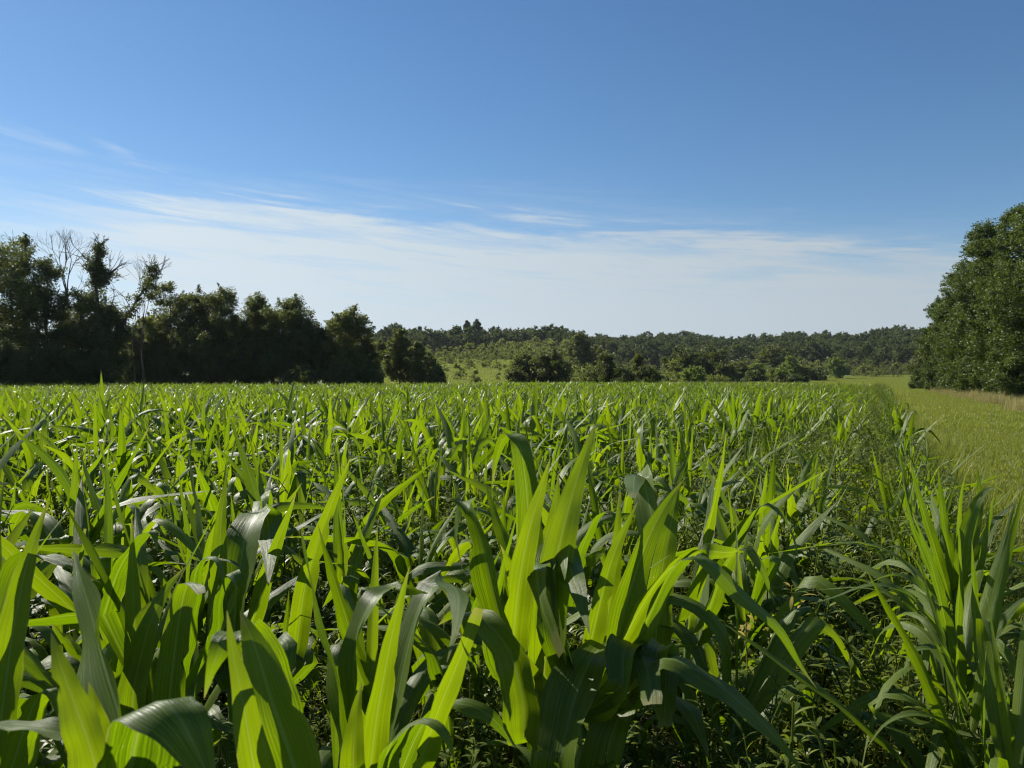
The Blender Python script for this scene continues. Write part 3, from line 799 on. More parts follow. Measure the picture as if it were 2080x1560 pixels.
rr_ = np.sqrt(wr.uniform(112 ** 2, 330 ** 2, n)); aa_ = np.arctan((wr.uniform(740, 1560, n) - 1040) / F)
G.append(np.stack([rr_ * np.sin(aa_), rr_ * np.cos(aa_), wr.uniform(1.2, 3.2, n), np.ones(n)], 1))
G = np.vstack(G)
gi_ = np.where(G[:, 3] > 1, 7 + wr.integers(0, 3, len(G)), np.where(G[:, 3] > 0, 4 + wr.integers(0, 3, len(G)), wr.integers(0, 4, len(G))))
scatter('lane_grass', lane_src, np.stack([G[:, 0], G[:, 1], terrain_z(G[:, 0], G[:, 1])], 1),
        np.stack([np.zeros(len(G)), np.zeros(len(G)), wr.uniform(0, 6.28, len(G))], 1), G[:, 2], gi_,
        'green grass of the mown lane and of the meadow past the crop')
# tall tan seed grass at the foot of the right-hand trees
dry_src = [tuft(150 + i, 34, .75, .012, .28, M_DRY, 70, 22) for i in range(3)]
n = 420
v = wr.uniform(30, 84, n); lo = np.interp(v, [30, 50, 75, 92], [5.6, 5.2, 4.7, 4.4]) + .5 * np.sin(v * .6); u = lo + np.abs(wr.normal(0, 0.8, n))
x, y = uv_to_xy(u, v)
scatter('dry_seed_grass', dry_src, np.stack([x, y, terrain_z(x, y)], 1),
        np.stack([np.zeros(n), np.zeros(n), wr.uniform(0, 6.28, n)], 1), wr.uniform(.35, .9, n), wr.integers(0, 3, n),
        'tan seeding grass at the foot of the tall trees')
n2 = 260
a_ = wr.uniform(1330, 1500, n2); yy = wr.uniform(100, 118, n2); x = (a_ - 1040) / F * yy
o2 = scatter('dry_bank_grass', dry_src, np.stack([x, yy, terrain_z(x, yy)], 1),
             np.stack([np.zeros(n2), np.zeros(n2), wr.uniform(0, 6.28, n2)], 1), wr.uniform(.7, 1.2, n2), wr.integers(0, 3, n2),
             'tan dry grass in front of the round bush past the field end')

# single weeds one can pick out at the lower right
WEEDS = [('pale broad-leaved weed in the gap at the bottom edge', 1600, 2.15, 0.36, .085, .035),
         ('upright broad-leaved weed in the dark gap below the drooping maize leaf', 1560, 2.75, 0.55, .075, .026),
         ('leafy weed with small pointed leaves in the middle of the gap', 1690, 2.5, 0.42, .07, .024),
         ('leafy weed with a bushy top left of the spiky outer plant', 1790, 3.1, 0.60, .07, .022)]
for i, (lab, px, Y, h, ll, lw) in enumerate(WEEDS):
    b = at(px, 1200, Y)
    root = empty('weed_plant', (b[0], b[1], 0)); tag(root, lab, 'weed', 'single weeds in the gap')
    sm, lf = broadleaf(700 + i, h, 44, ll, lw, 5)
    link('stem', sm.mesh('stem', M_STALK), root); link('foliage', lf.mesh('foliage', M_WEED), root)
# yellowed dead leaves low in the gap
for i, (px, py, Y) in enumerate(((1608, 1205, 2.9), (1515, 1275, 2.6))):
    b = at(px, py, Y); q = MB(); rg = np.random.default_rng(90 + i)
    for k in range(7):
        V, Q = lance(rg, (rg.normal(0, .05), rg.normal(0, .04), rg.normal(0, .03)), rg.uniform(0, 6.28), rg.uniform(-.6, .5), .06, .013)
        q.add(V, Q, None, rg.random())
    V, Q, U = tube([(0, 0, -b[2]), (0.01, 0, -b[2] * .5), (0, 0, .03)], [.005, .004, .002], 4); q.add(V, Q, U, .5)
    o = link('withered_weed', q.mesh('withered_weed', M_YEL)); o.location = b
    tag(o, ('yellow withered leaves on a weed behind the long drooping leaf tip', 'yellow withered weed low in the shade beside the maize')[i], 'weed')


# ------------------------------------------------------------------ trees
def prof(shape, t):
    if shape == 'full': return np.maximum(0, 1 - t ** 4.2) ** 0.55 * (0.78 + 0.22 * np.minimum(1, 3 * t))
    if shape == 'round': return np.sin(math.pi * np.clip(0.06 + 0.94 * t, 0, 1) ** 0.85) ** 0.6
    if shape == 'cone': return np.maximum(0, 1 - t) ** 0.75 * (0.6 + 0.4 * np.minimum(1, 4 * t)) + 0.04
    if shape == 'col': return np.maximum(0, 1 - t ** 4) ** 0.6
    return np.ones_like(t)


def leaf_cards(rng, C, size, elong=1.7, up=0.35):
    """one small folded-flat leaf per centre"""
    n = len(C)
    d = rng.standard_normal((n, 3)); d[:, 2] = d[:, 2] * 0.6 - 0.25
    d /= np.linalg.norm(d, axis=1)[:, None]
    nr = rng.standard_normal((n, 3)); nr[:, 2] += up * 2
    s = np.cross(d, nr); s /= np.linalg.norm(s, axis=1)[:, None] + 1e-9
    L = size * rng.uniform(0.6, 1.35, n)[:, None]
    a = C - d * L * 0.5; b = C + d * L * 0.5
    w = L / elong * 0.5
    m = C - d * L * 0.06
    V = np.stack([a, m - s * w, b, m + s * w], 1).reshape(-1, 3)
    Q = np.arange(4 * n).reshape(n, 4)
    tint = np.repeat(rng.random(n), 4)
    return V, Q, tint


def crown_points(rng, h, hw, base, shape, nclump, nleaf, clump, squash=0.8, rough=0.0):
    """clumps gathered on several rounded lobes, plus thin sprays that break the outline"""
    nl = int(np.clip(8 + 3.2 * (h - base) / max(hw, .3), 12, 24))
    tl = np.clip((np.arange(nl) + rng.uniform(.1, .9, nl)) / nl, 0.02, 0.97)
    al = np.arange(nl) * 2.4 + rng.normal(0, .5, nl)
    pr = hw * prof(shape, tl) * rng.uniform(1 - rough, 1 + rough * .3, nl)
    lr = np.maximum(0.30 * hw, pr * rng.uniform(.40, .62, nl))
    lc = np.stack([np.cos(al) * np.maximum(0, pr - lr * .85), np.sin(al) * np.maximum(0, pr - lr * .85), base + (h - base) * tl], 1)
    lc[:, 2] = np.minimum(lc[:, 2], h - lr * .75)
    lc[tl > .9, :2] *= .4
    wgt = lr ** 2 / (lr ** 2).sum()
    k = rng.choice(nl, nclump, p=wgt)
    d = rng.standard_normal((nclump, 3)); d[:, 2] = d[:, 2] * .9 + .12
    d /= np.linalg.norm(d, axis=1)[:, None]
    cc = lc[k] + d * (lr[k] * rng.uniform(.55, 1.0, nclump) ** .7)[:, None]
    cc[:, 2] = np.clip(cc[:, 2], .1, h)
    cr = clump * rng.uniform(0.45, 1.15, nclump)
    nsl = int(nleaf * .26); nb_ = nleaf - nsl
    kk = rng.choice(nclump, nb_, p=cr ** 1.8 / (cr ** 1.8).sum())
    o = rng.standard_normal((nb_, 3)); o /= np.linalg.norm(o, axis=1)[:, None]
    o *= (rng.random(nb_) ** 0.6)[:, None]
    o[:, 2] *= squash
    P = cc[kk] + o * cr[kk][:, None]
    # leafy twigs that stand out of the outline
    ns = max(12, nclump)
    ks = rng.integers(0, nclump, ns)
    td = d[ks] * np.array([1, 1, .7]) + rng.normal(0, .35, (ns, 3)) + np.array([0, 0, .45]); td /= np.linalg.norm(td, axis=1)[:, None]
    tlen = clump * rng.uniform(.6, 1.35, ns)
    ki = rng.integers(0, ns, nsl); f = rng.random(nsl)
    o2 = rng.standard_normal((nsl, 3)) * (clump * .17 * (1.25 - f))[:, None]
    o2[:, 2] -= clump * .15 * f ** 2
    P2 = cc[ks[ki]] + td[ki] * (tlen[ki] * f)[:, None] + o2
    tn = np.clip(0.45 * rng.random(nclump)[kk] + 0.2 * rng.random(nl)[k[kk]] + 0.35 * rng.random(nb_), 0, 1)
    tn2 = np.clip(.25 + .6 * rng.random(nsl), 0, 1)
    P = np.vstack([P, P2]); tn = np.concatenate([tn, tn2])
    P[:, 2] = np.maximum(P[:, 2], 0.05)
    return P, cc, tn


def crown_mesh(seed, h, hw, base, shape, nclump, nleaf, clump, lsize, mat, elong=1.7, rough=0.0):
    rg = np.random.default_rng(seed)
    P, cc, tn = crown_points(rg, h, hw, base, shape, nclump, nleaf, clump, rough=rough)
    V, Q, _ = leaf_cards(rg, P, lsize, elong)
    return quad_mesh('crown', V, Q, mat, attrs={'tint': np.repeat(tn, 4)}, smooth=False), cc


def trunk_mesh(seed, h, r0, cc, base, mat, nlimb=14, ntrunk=1):
    rg = np.random.default_rng(seed + 7); q = MB()
    for s in range(ntrunk):
        ox = (0, 0) if ntrunk == 1 else rg.normal(0, 0.7, 2)
        k = 8; zs = np.linspace(-0.2, h * 0.86, k)
        P = np.stack([ox[0] + np.cumsum(rg.normal(0, .02 * h / 4, k)) * (zs > .3), ox[1] + np.cumsum(rg.normal(0, .02 * h / 4, k)) * (zs > .3), zs], 1)
        q.add(*tube(P, r0 * (1 - np.linspace(0, .9, k)) ** .8, 7))
        for j in rg.choice(len(cc), min(nlimb, len(cc)), replace=False):
            c = cc[j]; zb = max(0.12 * h, min(c[2] - 0.25 * math.hypot(c[0], c[1]), h * .8))
            i = np.interp(zb, zs, np.arange(k)); i0 = min(int(i), k - 2); p = P[i0] * (1 - i + i0) + P[i0 + 1] * (i - i0)
            mid = (p + c) / 2 + np.array([0, 0, -0.05 * h * rg.random()])
            q.add(*tube(catmull([p, mid, c], 6), np.linspace(r0 * .38, r0 * .06, 6), 5))
    return q.mesh('trunk', mat)


SEED = [0]
def tree(name, label, cat, px, Y, ytop, halfw_px, base=0.12, shape='full', mat=M_TREE, density=1.0, lsize=None, group=None, ybase=None, clump=None, ntrunk=1, r0=None, rough=0.0, cap=52000):
    SEED[0] += 1; sd = 4000 + SEED[0] * 13
    x = (px - 1040) / F * Y
    z0 = float(terrain_z(x, Y))
    top = at(px, ytop, Y)[2]
    h = top - z0; hw = halfw_px * Y / F
    ls = lsize or max(0.16, Y * 0.0023)
    area = 2 * math.pi * hw * h
    nleaf = int(min(cap, density * 3.6 * area / (ls * ls * 0.30)))
    cl = clump or max(0.35, 0.20 * hw + 0.25)
    ncl = int(np.clip(area / (cl * cl) * 0.75, 14, 400))
    root = empty(name, (x, Y, z0), 0)
    tag(root, label, cat, group)
    hh = h - cl * 0.55; hwc = max(0.2, hw - cl * 0.5)
    cm, cc = crown_mesh(sd, hh, hwc, base * h, shape, ncl, nleaf, cl, ls, mat, rough=rough)
    link('crown', cm, root)
    link('trunk', trunk_mesh(sd, h, r0 or max(0.05, 0.017 * h), cc, base * h, M_BARK, ntrunk=ntrunk), root)
    return root


GL = 'trees of the left wood edge'
LEFT = [  # px, Y, ytop, halfw, base, shape, mat, label
    (-70, 72, 430, 100, .02, 'full', M_TREE, 'large dark tree at the left end of the wood edge'),
    (22, 76, 500, 66, .02, 'full', M_TREE, 'dark dense tree left of the thin leafy spire'),
    (98, 80, 520, 50, .02, 'full', M_TREE, 'dark broad tree under the big bare branches'),
    (165, 80, 580, 52, .02, 'full', M_TREE, 'low dark tree below the ivy-covered stem'),
    (222, 83, 618, 34, .04, 'full', M_TREE, 'small dark tree at the inner edge of the deep shade'),
    (262, 96, 672, 34, .05, 'round', M_TREE_B, 'light slender-stemmed tree set back where the wood edge steps in'),
    (300, 100, 640, 44, .10, 'round', M_TREE_B, 'olive tree behind the thin dead stems'),
    (342, 98, 574, 44, .06, 'full', M_TREE_B, 'tall feathery-topped tree right of the thin dead stems'),
    (395, 96, 583, 42, .08, 'full', M_TREE, 'narrow dark tree between the feathery tree and the twin-domed tree'),
    (452, 94, 580, 50, .10, 'full', M_TREE, 'tall twin-domed tree in the middle of the wood edge'),
    (478, 103, 640, 46, .04, 'full', M_TREE, 'dark tree behind the twin-domed tree closing the low gap'),
    (520, 97, 595, 40, .12, 'round', M_TREE_B, 'lighter small-topped tree right of the twin-domed tree'),
    (552, 100, 622, 50, .10, 'full', M_TREE_B, 'pale olive tree filling the dip in the wood edge'),
    (590, 95, 603, 54, .14, 'full', M_TREE, 'broad dark tree with a domed top and bare lower trunks'),
    (640, 96, 650, 38, .12, 'full', M_TREE, 'lower dark tree beside the broad domed one'),
    (702, 95, 617, 44, .12, 'full', M_TREE_B, 'tree with a three-pronged top ending the wood edge'),
    (742, 96, 690, 22, .05, 'full', M_TREE, 'small dark tree leaning out at the end of the wood edge'),
]
for (px, Y, yt, hw, bs, shp, mt, lab) in LEFT:
    tree('broadleaf_tree', lab, 'tree', px, Y, yt, hw * 1.32, bs, shp, mt, 1.0, None, GL)
# understorey bushes in front of the stems
BUSH = [(20, 70, 690, 70, 'dark bush at the foot of the left end trees'), (120, 71, 700, 60, 'dark bush below the big bare branches'),
        (205, 74, 710, 36, 'dark bush where the deep shade ends'), (270, 97, 742, 24, 'light green bush in the step of the wood edge'),
        (330, 95, 738, 34, 'low bush under the feathery-topped tree'), (420, 95, 746, 40, 'low bush under the twin-domed tree'),
        (500, 96, 748, 40, 'low bush under the dip in the wood edge'), (620, 90, 742, 40, 'low bush under the broad domed tree'),
        (690, 90, 735, 40, 'low bush under the three-pronged tree'), (760, 92, 748, 26, 'small bush at the end of the wood edge')]
for (px, Y, yt, hw, lab) in BUSH:
    tree('bush', lab, 'bush', px, Y, yt, hw, .0, 'round', M_TREE if px != 270 else M_TREE_B, 1.0, None, 'bushes at the foot of the left wood edge')


def branches(q, rg, p, d, r, L, depth, spread, up=0.25, n=5, tips=None, lev=0):
    P = [np.array(p, float)]; d = np.array(d, float); d /= np.linalg.norm(d)
    for i in range(n - 1):
        d = d + rg.normal(0, .10, 3) + np.array([0, 0, up * 0.12]); d /= np.linalg.norm(d)
        P.append(P[-1] + d * L / (n - 1))
    q.add(*tube(P, np.linspace(r, r * .55, n), 5))
    if tips is not None: tips.append((np.array(P), lev))
    if depth == 0: return
    for k in range(int(rg.integers(2, 4))):
        a = rg.standard_normal(3); a -= a.dot(d) * d; a /= np.linalg.norm(a)
        ang = rg.uniform(.5, 1.0) * spread
        nd = d * math.cos(ang) + a * math.sin(ang)
        st = P[-1] if k < 2 else P[int(rg.integers(2, n))]
        branches(q, rg, st, nd, r * rg.uniform(.5, .66), L * rg.uniform(.62, .85), depth - 1, spread, up, max(3, n - 1), tips, lev + 1)


def dead_tree(label, name, px, Y, ytop, fork_y, r0, depth, spread, seed, lean=(0, 0), ivy=None, side=3):
    x = (px - 1040) / F * Y; z0 = float(terrain_z(x, Y))
    H = at(px, ytop, Y)[2] - z0; hf = at(px, fork_y, Y)[2] - z0
    rg = np.random.default_rng(seed)
    root = empty(name, (x, Y, z0)); tag(root, label, 'tree')
    q = MB(); tips = []
    k = 9; zs = np.linspace(-.2, hf, k)
    P = np.stack([lean[0] * (zs / hf) ** 2 * hf + .10 * np.sin(zs * .9), lean[1] * zs + .08 * np.cos(zs * .8), zs], 1)
    q.add(*tube(P, np.linspace(r0, r0 * .6, k), 7)); tips.append((P, -1))
    rest_h = H - hf
    d0 = P[-1] - P[-2]; d0 /= np.linalg.norm(d0)
    for j in range(3):
        a = rg.uniform(0, 6.28); d = d0 + np.array([math.cos(a), math.sin(a) * .6, 0]) * spread * .7
        branches(q, rg, P[-1], d, r0 * .5, rest_h * .42, depth, spread, .35, 5, tips)
    for j in range(side):
        i = int(rg.integers(4, 8)); a = rg.uniform(0, 6.28)
        branches(q, rg, P[i], (math.cos(a), math.sin(a), .9), r0 * .32, H * .13, max(1, depth - 1), spread, .3, 4, tips)
    link('trunk', q.mesh('trunk', M_DEAD if not ivy else M_BARK), root)
    if ivy:
        n_pts, radius, zhi, levels, size = ivy
        A, B, Wt = [], [], []
        for T, lv in tips:
            if lv > levels: continue
            for p0, p1 in zip(T[:-1], T[1:]):
                if p1[2] > zhi * H: continue
                A.append(p0); B.append(p1); Wt.append(np.linalg.norm(p1 - p0) * (1.6 if lv < 0 else .8))
        A, B, Wt = np.array(A), np.array(B), np.array(Wt)
        # ragged tufts along the wrapped wood
        nt_ = max(30, n_pts // 90)
        i = rg.choice(len(A), nt_, p=Wt / Wt.sum()); f = rg.random(nt_)[:, None]
        tc_ = A[i] * (1 - f) + B[i] * f
        o = rg.standard_normal((nt_, 3)); o /= np.linalg.norm(o, axis=1)[:, None]
        rad = radius * np.where(Wt[i] > 0, 1, 1) * (1 - .45 * sstep(.55 * H, zhi * H, tc_[:, 2]))
        tc_ += o * (rad * rg.uniform(.2, .9, nt_))[:, None]
        kk = rg.integers(0, nt_, n_pts)
        C = tc_[kk] + rg.standard_normal((n_pts, 3)) * .24
        C[:, 2] = np.maximum(C[:, 2], .1)
        V, Q, _ = leaf_cards(rg, C, size)
        link('ivy', quad_mesh('ivy', V, Q, M_TREE, attrs={'tint': np.repeat(rg.random(n_pts), 4)}, smooth=False), root)
    return root


dead_tree('big leafless tree with wide forked grey branches above the left wood', 'bare_tree', 137, 84, 494, 600, .17, 5, .50, 21, ivy=(3200, .7, .62, -1, .22))
dead_tree('tree stem thickly wrapped in ivy with bare twigs fanning at its top', 'ivy_covered_tree', 198, 83, 478, 512, .24, 3, .75, 33, ivy=(15000, 1.25, .93, 0, .22), side=7)
dead_tree('leaning ivy-clad tree with leafy limbs reaching to the right', 'ivy_covered_tree', 214, 84, 520, 575, .18, 3, .60, 45, lean=(.42, 0), ivy=(9000, .8, .92, 1, .22), side=6)
dead_tree('thin leafless tree with several straight upright stems at the wood edge', 'bare_tree', 290, 92, 535, 668, .11, 3, .24, 52)
dead_tree('spindly dead sapling beside the straight bare stems', 'bare_tree', 272, 93, 590, 690, .08, 2, .4, 57)
dead_tree('thin spire of leaves rising above the dark trees at the far left', 'ivy_covered_tree', 50, 80, 468, 490, .15, 1, .3, 61, ivy=(9000, .85, 1.0, 0, .22), side=4)

# trees and bushes in the middle distance
MID = [  # px, Y, ytop, halfw, base, shape, mat, name, label
    (812, 108, 668, 32, .12, 'round', M_TREE_B, 'broadleaf_tree', 'airy olive tree right of the wood edge'),
    (845, 106, 692, 24, .02, 'full', M_TREE_B, 'broadleaf_tree', 'leafy tree just right of the airy olive crown'),
    (872, 112, 716, 18, .02, 'full', M_TREE_B, 'bush', 'yellow-green bush between the leafy tree and the meadow'),
    (888, 105, 738, 20, .0, 'round', M_TREE, 'bush', 'small dark bush at the meadow edge'),
    (772, 120, 690, 22, .25, 'round', M_TREE_B, 'broadleaf_tree', 'thin see-through tree at the end of the wood edge'),
    (1066, 128, 716, 36, .0, 'round', M_TREE_B, 'bush', 'large olive bush beside the meadow'),
    (1118, 124, 712, 40, .0, 'round', M_TREE, 'bush', 'large dark round bush right of the olive one'),
    (1048, 122, 745, 22, .0, 'round', M_TREE_B, 'bush', 'low shrub under the large olive bush'),
    (1232, 108, 714, 38, .0, 'cone', M_TREE, 'bush', 'dark pointed bush behind the crop'),
    (1205, 116, 740, 26, .0, 'round', M_TREE_B, 'bush', 'rough olive bush left of the dark pointed one'),
    (1262, 106, 745, 34, .0, 'round', M_TREE, 'bush', 'low spreading part-shaded bush right of the dark pointed one'),
    (1296, 112, 718, 24, .0, 'cone', M_TREE_B, 'bush', 'narrow upright bush right of the dark pointed bush'),
    (1318, 108, 742, 28, .0, 'round', M_TREE, 'bush', 'dark low bush below the narrow upright one'),
    (1178, 225, 676, 26, .20, 'round', M_TREE_B, 'broadleaf_tree', 'tall thin crowned tree in front of the wooded hill'),
    (1212, 235, 700, 24, .10, 'round', M_TREE_B, 'broadleaf_tree', 'smaller pale tree right of the tall thin crowned one'),
    (1385, 165, 706, 40, .02, 'full', M_TREE, 'broadleaf_tree', 'wide dark tree left of the round light bush'),
    (1440, 168, 702, 42, .02, 'full', M_TREE, 'broadleaf_tree', 'wide dark tree directly above the round light bush'),
    (1470, 160, 735, 26, .0, 'full', M_TREE, 'bush', 'dark bush sloping down right of the wide dark tree'),
    (1412, 136, 743, 30, .0, 'round', M_TREE_L, 'bush', 'round light green bush behind the crop'),
    (1500, 190, 732, 24, .0, 'round', M_TREE_B, 'bush', 'grey-green bush left of the light green willows'),
    (1570, 270, 698, 34, .05, 'full', M_TREE_B, 'broadleaf_tree', 'tall grey-green tree behind the willows'),
    (1534, 190, 735, 20, .0, 'round', M_TREE_L, 'willow', 'small light green willow'),
    (1532, 180, 752, 22, .0, 'round', M_TREE, 'bush', 'dark bush in front of the small willow'),
    (1604, 186, 722, 20, .0, 'round', M_TREE_L, 'willow', 'tall light green willow with a round top'),
    (1580, 182, 745, 24, .0, 'round', M_TREE_L, 'willow', 'low light green willow left of the tall one'),
    (1628, 190, 740, 18, .0, 'full', M_TREE_B, 'bush', 'olive bush right of the tall willow'),
    (1610, 178, 760, 22, .0, 'round', M_TREE, 'bush', 'low dark bush under the tall willow'),
    (1656, 215, 745, 26, .0, 'round', M_TREE, 'bush', 'dark bush between the willows and the lone light tree'),
    (1697, 250, 723, 18, .0, 'full', M_TREE_L, 'broadleaf_tree', 'lone light tree leaning above the far mown field'),
    (1755, 300, 742, 18, .0, 'round', M_SCRUB, 'bush', 'pale bush beside the far mown field'),
    (1782, 295, 750, 16, .0, 'round', M_SCRUB, 'bush', 'pale low bush right of the first pale bush'),
    (1808, 300, 752, 15, .0, 'round', M_SCRUB, 'bush', 'pale low bush near the tall right-hand trees'),
    (1460, 128, 763, 34, .0, 'round', M_SCRUB, 'bush', 'low light scrub at the field end'),
]
for (px, Y, yt, hw, bs, shp, mt, nm, lab) in MID:
    tree(nm, lab, 'tree' if nm != 'bush' else 'bush', px, Y, yt, hw * 1.12, bs, shp, mt, .9, None, 'trees and bushes past the field end')

GR = 'tall trees beside the grass lane'
RIGHT = [
    (2150, 50, 345, 130, .02, 'full', M_TREE_R, 'tallest tree at the right edge of the picture'),
    (2066, 55, 415, 96, .02, 'full', M_TREE_R, 'tall leafy tree at the front of the lane trees'),
    (1998, 62, 445, 84, .02, 'full', M_TREE_R, 'tall tree with drooping outer sprays, second along the lane'),
    (1955, 72, 530, 66, .02, 'full', M_TREE_R, 'mid-height leafy tree, third along the lane'),
    (1918, 82, 600, 54, .02, 'full', M_TREE_R, 'lower leafy tree, fourth along the lane'),
    (1882, 92, 690, 34, .0, 'full', M_TREE, 'small dark tree at the far end of the lane trees'),
]
for (px, Y, yt, hw, bs, shp, mt, lab) in RIGHT:
    tree('broadleaf_tree', lab, 'tree', px, Y, yt, hw, bs, shp, mt, 1.15, 0.15, GR, clump=.8, rough=.3, cap=85000)
for (px, Y, yt, hw, lab) in ((1868, 90, 745, 24, 'dark bush at the far end of the lane trees'), (1935, 70, 735, 34, 'leafy bush under the third lane tree'),
                             (1990, 58, 730, 46, 'leafy bush under the second lane tree'), (2060, 49, 715, 56, 'leafy bush at the foot of the front lane tree')):
    tree('bush', lab, 'bush', px, Y, yt, hw, .0, 'round', M_TREE_R, 1.1, .15, 'bushes under the lane trees')

# far wooded hill: a wood that reads as one mass
fr = np.random.default_rng(77)
wood_src = []
for i in range(7):
    h = (15, 16, 13, 17, 14, 12, 16)[i]; hw = (6.4, 5.8, 6.6, 6.0, 7.0, 5.4, 6.6)[i]
    cm, _ = crown_mesh(9000 + i, h - 1, hw - .8, .2 * h, 'round', 60, 3000, 1.5, .80, M_WOOD, 1.4); wood_src.append(cm)
pts = []
while len(pts) < 2500:
    px = fr.uniform(640, 2300); r_ = fr.uniform(385, 760)
    a = math.atan((px - 1040) / F)
    w = float(sstep(1090, 1330, px))
    r0_ = 395 - 0 * w + 14 * math.sin(px * .02); r1_ = 520 * (1 - w) + 740 * w
    if r_ < r0_ or r_ > r1_: continue
    if 850 < px < 872 and r_ > 430: continue
    pts.append((r_ * math.sin(a), r_ * math.cos(a)))
pts = np.array(pts)
scatter('far_wood', wood_src, np.stack([pts[:, 0], pts[:, 1], terrain_z(pts[:, 0], pts[:, 1]) - .4], 1),
        np.stack([np.zeros(len(pts)), np.zeros(len(pts)), fr.uniform(0, 6.28, len(pts))], 1), fr.uniform(.6, 1.12, len(pts)),
        fr.integers(0, 7, len(pts)), 'dark wood covering the distant hill')
for (px, Y, yt, hw, bs, lab) in ((949, 430, 650, 9, .5, 'left one of two tall thin trees sticking out of the hill wood'), (969, 432, 648, 10, .55, 'right one of two tall thin trees sticking out of the hill wood'),
                                 (853, 440, 662, 8, .4, 'lone small tree on the hill crest'), (800, 430, 654, 26, .15, 'wide round tree on the hill crest left of the lone small one'),
                                 (930, 425, 662, 20, .1, 'round tree left of the two tall thin ones')):
    tree('hill_tree', lab, 'tree', px, Y, yt, hw, bs, 'round', M_WOOD, .9, .8)

# scrubby marsh meadow between the bushes and the hill
sc_src = [crown_mesh(9100 + i, h, hw, .02, 'round', 22, 520, .5, .30, mt)[0] for i, (h, hw, mt) in enumerate(((1.5, 1.1, M_SCRUB), (2.2, 1.0, M_SCRUB), (1.1, 1.3, M_SCRUB), (3.0, 1.3, M_SCRUB), (2.8, 1.7, M_TREE_B), (3.2, 1.6, M_TREE)))]
pts, sz = [], []
while len(pts) < 2300:
    px = fr.uniform(700, 2000); r_ = math.sqrt(fr.uniform(128 ** 2, 400 ** 2))
    a = math.atan((px - 1040) / F); x, y = r_ * math.sin(a), r_ * math.cos(a)
    if px > 1600 and r_ < 290: continue
    if 830 < px < 1060 and r_ < 300 and fr.random() < .45: continue
    if px > 1320 and r_ < 150: continue
    s = 0.5 + 0.28 * math.sin(x * .06 + 2 + 1.5 * math.sin(y * .03)) + 0.22 * math.sin(y * .085 + 2 * math.sin(x * .045))
    if fr.random() > (s ** 1.6 + .08) * (.16 if r_ < 215 else .45 if r_ < 270 else 1): continue
    pts.append((x, y)); sz.append(fr.choice([.35, .6, .8, 1.0, 1.35]) * fr.uniform(.8, 1.2) * (1.0 + .9 * float(sstep(290, 380, r_))) * (.7 + .5 * s))
pts = np.array(pts)
scatter('meadow_scrub', sc_src, np.stack([pts[:, 0], pts[:, 1], terrain_z(pts[:, 0], pts[:, 1])], 1),
        np.stack([np.zeros(len(pts)), np.zeros(len(pts)), fr.uniform(0, 6.28, len(pts))], 1), np.array(sz),
        np.where((1040 + F * pts[:, 0] / pts[:, 1] > 1160) & (fr.random(len(pts)) < .5), fr.integers(4, 6, len(pts)), fr.integers(0, 4, len(pts))), 'scrubby olive-green marsh meadow below the hill')


# ------------------------------------------------------------------ summer haze in the air
hm, t = new_mat('haze')
pv = t.n('ShaderNodeVolumePrincipled'); pv.inputs['Color'].default_value = (0.80, 0.89, 1.0, 1); pv.inputs['Density'].default_value = 0.00006
pv.inputs['Anisotropy'].default_value = 0.2
ho = t.n('ShaderNodeOutputMaterial'); t.l(pv.outputs[0], ho.inputs['Volume'])
hx, hy0, hy1, hz0, hz1 = 960, -960, 960, -4.0, 75.0
HV = [(sx_ * hx, y_, z_) for z_ in (hz0, hz1) for sx_, y_ in ((-1, hy0), (1, hy0), (1, hy1), (-1, hy1))]
HQ = [(0, 3, 2, 1), (4, 5, 6, 7), (0, 1, 5, 4), (1, 2, 6, 5), (2, 3, 7, 6), (3, 0, 4, 7)]
tag(link('haze', quad_mesh('haze', HV, HQ, hm, smooth=False)), 'thin summer haze over the valley', kind='stuff')

# ------------------------------------------------------------------ sky, sun, camera
SKY_STRENGTH = 0.0585
world = bpy.data.worlds.new('World'); SC.world = world; world.use_nodes = True
t = NT(world.node_tree)
sky = t.n('ShaderNodeTexSky', sky_type='NISHITA')
sky.sun_disc = False; sky.sun_elevation = SUN_EL; sky.sun_rotation = SUN_AZ
sky.air_density = 1.0; sky.dust_density = 0.10; sky.ozone_density = 3.0; sky.altitude = 200
tc = t.n('ShaderNodeTexCoord')
sp = t.n('ShaderNodeSeparateXYZ'); t.l(tc.outputs['Generated'], sp.inputs[0])
X_, Y_, Z_ = sp.outputs
el = t.math('ARCSINE', Z_)                                     # elevation
az = t.math('ARCTAN2', X_, Y_)                                 # azimuth from +Y
cv = t.n('ShaderNodeCombineXYZ'); t.l(az, cv.inputs[0]); t.l(el, cv.inputs[1])
# streaks tilt down to the right
rotv = t.n('ShaderNodeVectorRotate', rotation_type='Z_AXIS'); t.l(cv.outputs[0], rotv.inputs['Vector']); rotv.inputs['Angle'].default_value = R(5)
streak = t.noise(t.scale(rotv.outputs[0], (2.2, 30, 1)), 1.0, 7, 0.66, 0.8)
fine = t.noise(t.scale(rotv.outputs[0], (8, 85, 1)), 1.0, 6, 0.65, 0.6)
edge = t.math('MULTIPLY_ADD', t.math('MAXIMUM', az, 0.02), -0.125, 0.221)               # top edge of the veil of cirrus
edge = t.math('ADD', edge, t.math('MULTIPLY', t.math('SUBTRACT', streak, 0.5), 0.12))
edge = t.math('ADD', edge, t.math('MULTIPLY', t.math('SUBTRACT', fine, 0.5), 0.045))
dd = t.math('SUBTRACT', edge, el)
soft = t.step(az, -0.62, -0.40)
veil_s = t.step(dd, 0.0, 0.028); veil_b = t.step(dd, -0.04, 0.085)
veil = t.math('ADD', t.math('MULTIPLY', t.math('MULTIPLY', veil_s, soft), 0.50), t.math('MULTIPLY', veil_b, 0.52))
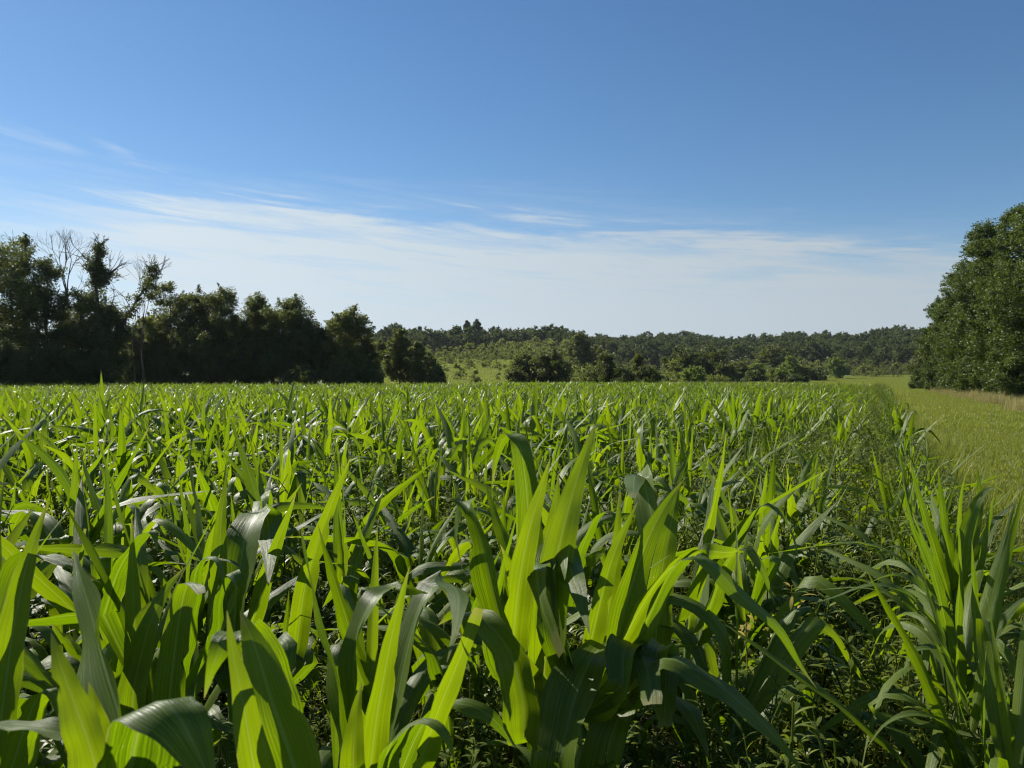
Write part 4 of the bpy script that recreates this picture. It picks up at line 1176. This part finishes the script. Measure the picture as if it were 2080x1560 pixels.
lay = t.math('MULTIPLY_ADD', t.step(t.math('MULTIPLY_ADD', fine, 0.8, streak), 0.62, 1.12), 0.62, 0.62)
low = t.step(el, 0.13, 0.05)
thin = t.math('ADD', t.math('MULTIPLY', lay, t.math('SUBTRACT', 1.0, low)), t.math('MULTIPLY', low, 1.0))
veil = t.math('MULTIPLY', veil, thin, clamp=True)
# wisps higher up on the left
rot2 = t.n('ShaderNodeVectorRotate', rotation_type='Z_AXIS'); t.l(cv.outputs[0], rot2.inputs['Vector']); rot2.inputs['Angle'].default_value = R(8)
wis = t.noise(t.scale(rot2.outputs[0], (3.2, 34, 1)), 1.0, 5, 0.6, 0.5)
win = t.math('MULTIPLY', t.step(el, 0.215, 0.24), t.math('SUBTRACT', 1.0, t.step(el, 0.262, 0.285)))
win = t.math('MULTIPLY', win, t.math('SUBTRACT', 1.0, t.step(az, -0.45, 0.12)))
wisp = t.math('MULTIPLY', t.math('MULTIPLY', t.step(wis, 0.50, 0.78), win), 0.55)
mask = t.math('MAXIMUM', veil, wisp, clamp=True)
mask = t.math('MULTIPLY', mask, t.step(el, -0.02, 0.01))
# cirrus takes its light from the sky behind it, whiter and a little brighter
cl = t.n('ShaderNodeCombineXYZ')
glow = t.math('MULTIPLY_ADD', t.step(az, 0.7, -0.9), 0.9, 0.0)
bri = t.math('MULTIPLY_ADD', t.step(az, 0.75, -0.8), 2.7, 5.2)
for i, k in enumerate((0.83, 0.96, 1.06)):
    t.l(t.math('MULTIPLY', bri, k), cl.inputs[i])
hs = t.n('ShaderNodeHueSaturation'); hs.inputs['Saturation'].default_value = 1.17; t.l(sky.outputs[0], hs.inputs['Color'])
mixc = t.mix(mask, hs.outputs[0], cl.outputs[0])
bg = t.n('ShaderNodeBackground'); t.l(mixc, bg.inputs[0]); bg.inputs[1].default_value = SKY_STRENGTH
wo = t.n('ShaderNodeOutputWorld'); t.l(bg.outputs[0], wo.inputs[0])

sun = bpy.data.lights.new('sun', 'SUN'); sun.energy = 5.0; sun.angle = R(0.53); sun.color = (1.0, 0.945, 0.85)
so = bpy.data.objects.new('sun', sun); COL.objects.link(so)
sd = Vector((math.sin(SUN_AZ) * math.cos(SUN_EL), math.cos(SUN_AZ) * math.cos(SUN_EL), math.sin(SUN_EL)))
so.rotation_euler = (-sd).to_track_quat('-Z', 'Y').to_euler(); so.location = sd * 40 + Vector((0, 0, 5))

cam = bpy.data.cameras.new('camera'); cam.sensor_width = 36; cam.lens = 36 * F / 2080
cam.clip_start = 0.05; cam.clip_end = 5000
cam.dof.use_dof = True; cam.dof.focus_distance = 5.0; cam.dof.aperture_fstop = 8.0
co = bpy.data.objects.new('camera', cam); COL.objects.link(co)
co.location = (0, 0, CAM_Z); co.rotation_euler = (math.pi / 2 - PITCH, 0, 0)
SC.camera = co

SC.view_settings.view_transform = 'Standard'; SC.view_settings.look = 'None'
SC.view_settings.exposure = 0.87; SC.view_settings.gamma = 1.0
cy = SC.cycles
cy.max_bounces = 6; cy.diffuse_bounces = 4; cy.glossy_bounces = 2; cy.transmission_bounces = 3; cy.transparent_max_bounces = 4
cy.sample_clamp_indirect = 6.0
cy.volume_bounces = 0
cy.use_adaptive_sampling = True; cy.adaptive_threshold = 0.015
cy.use_denoising = True
cy.pixel_filter_type = 'BLACKMAN_HARRIS'; cy.filter_width = 1.15
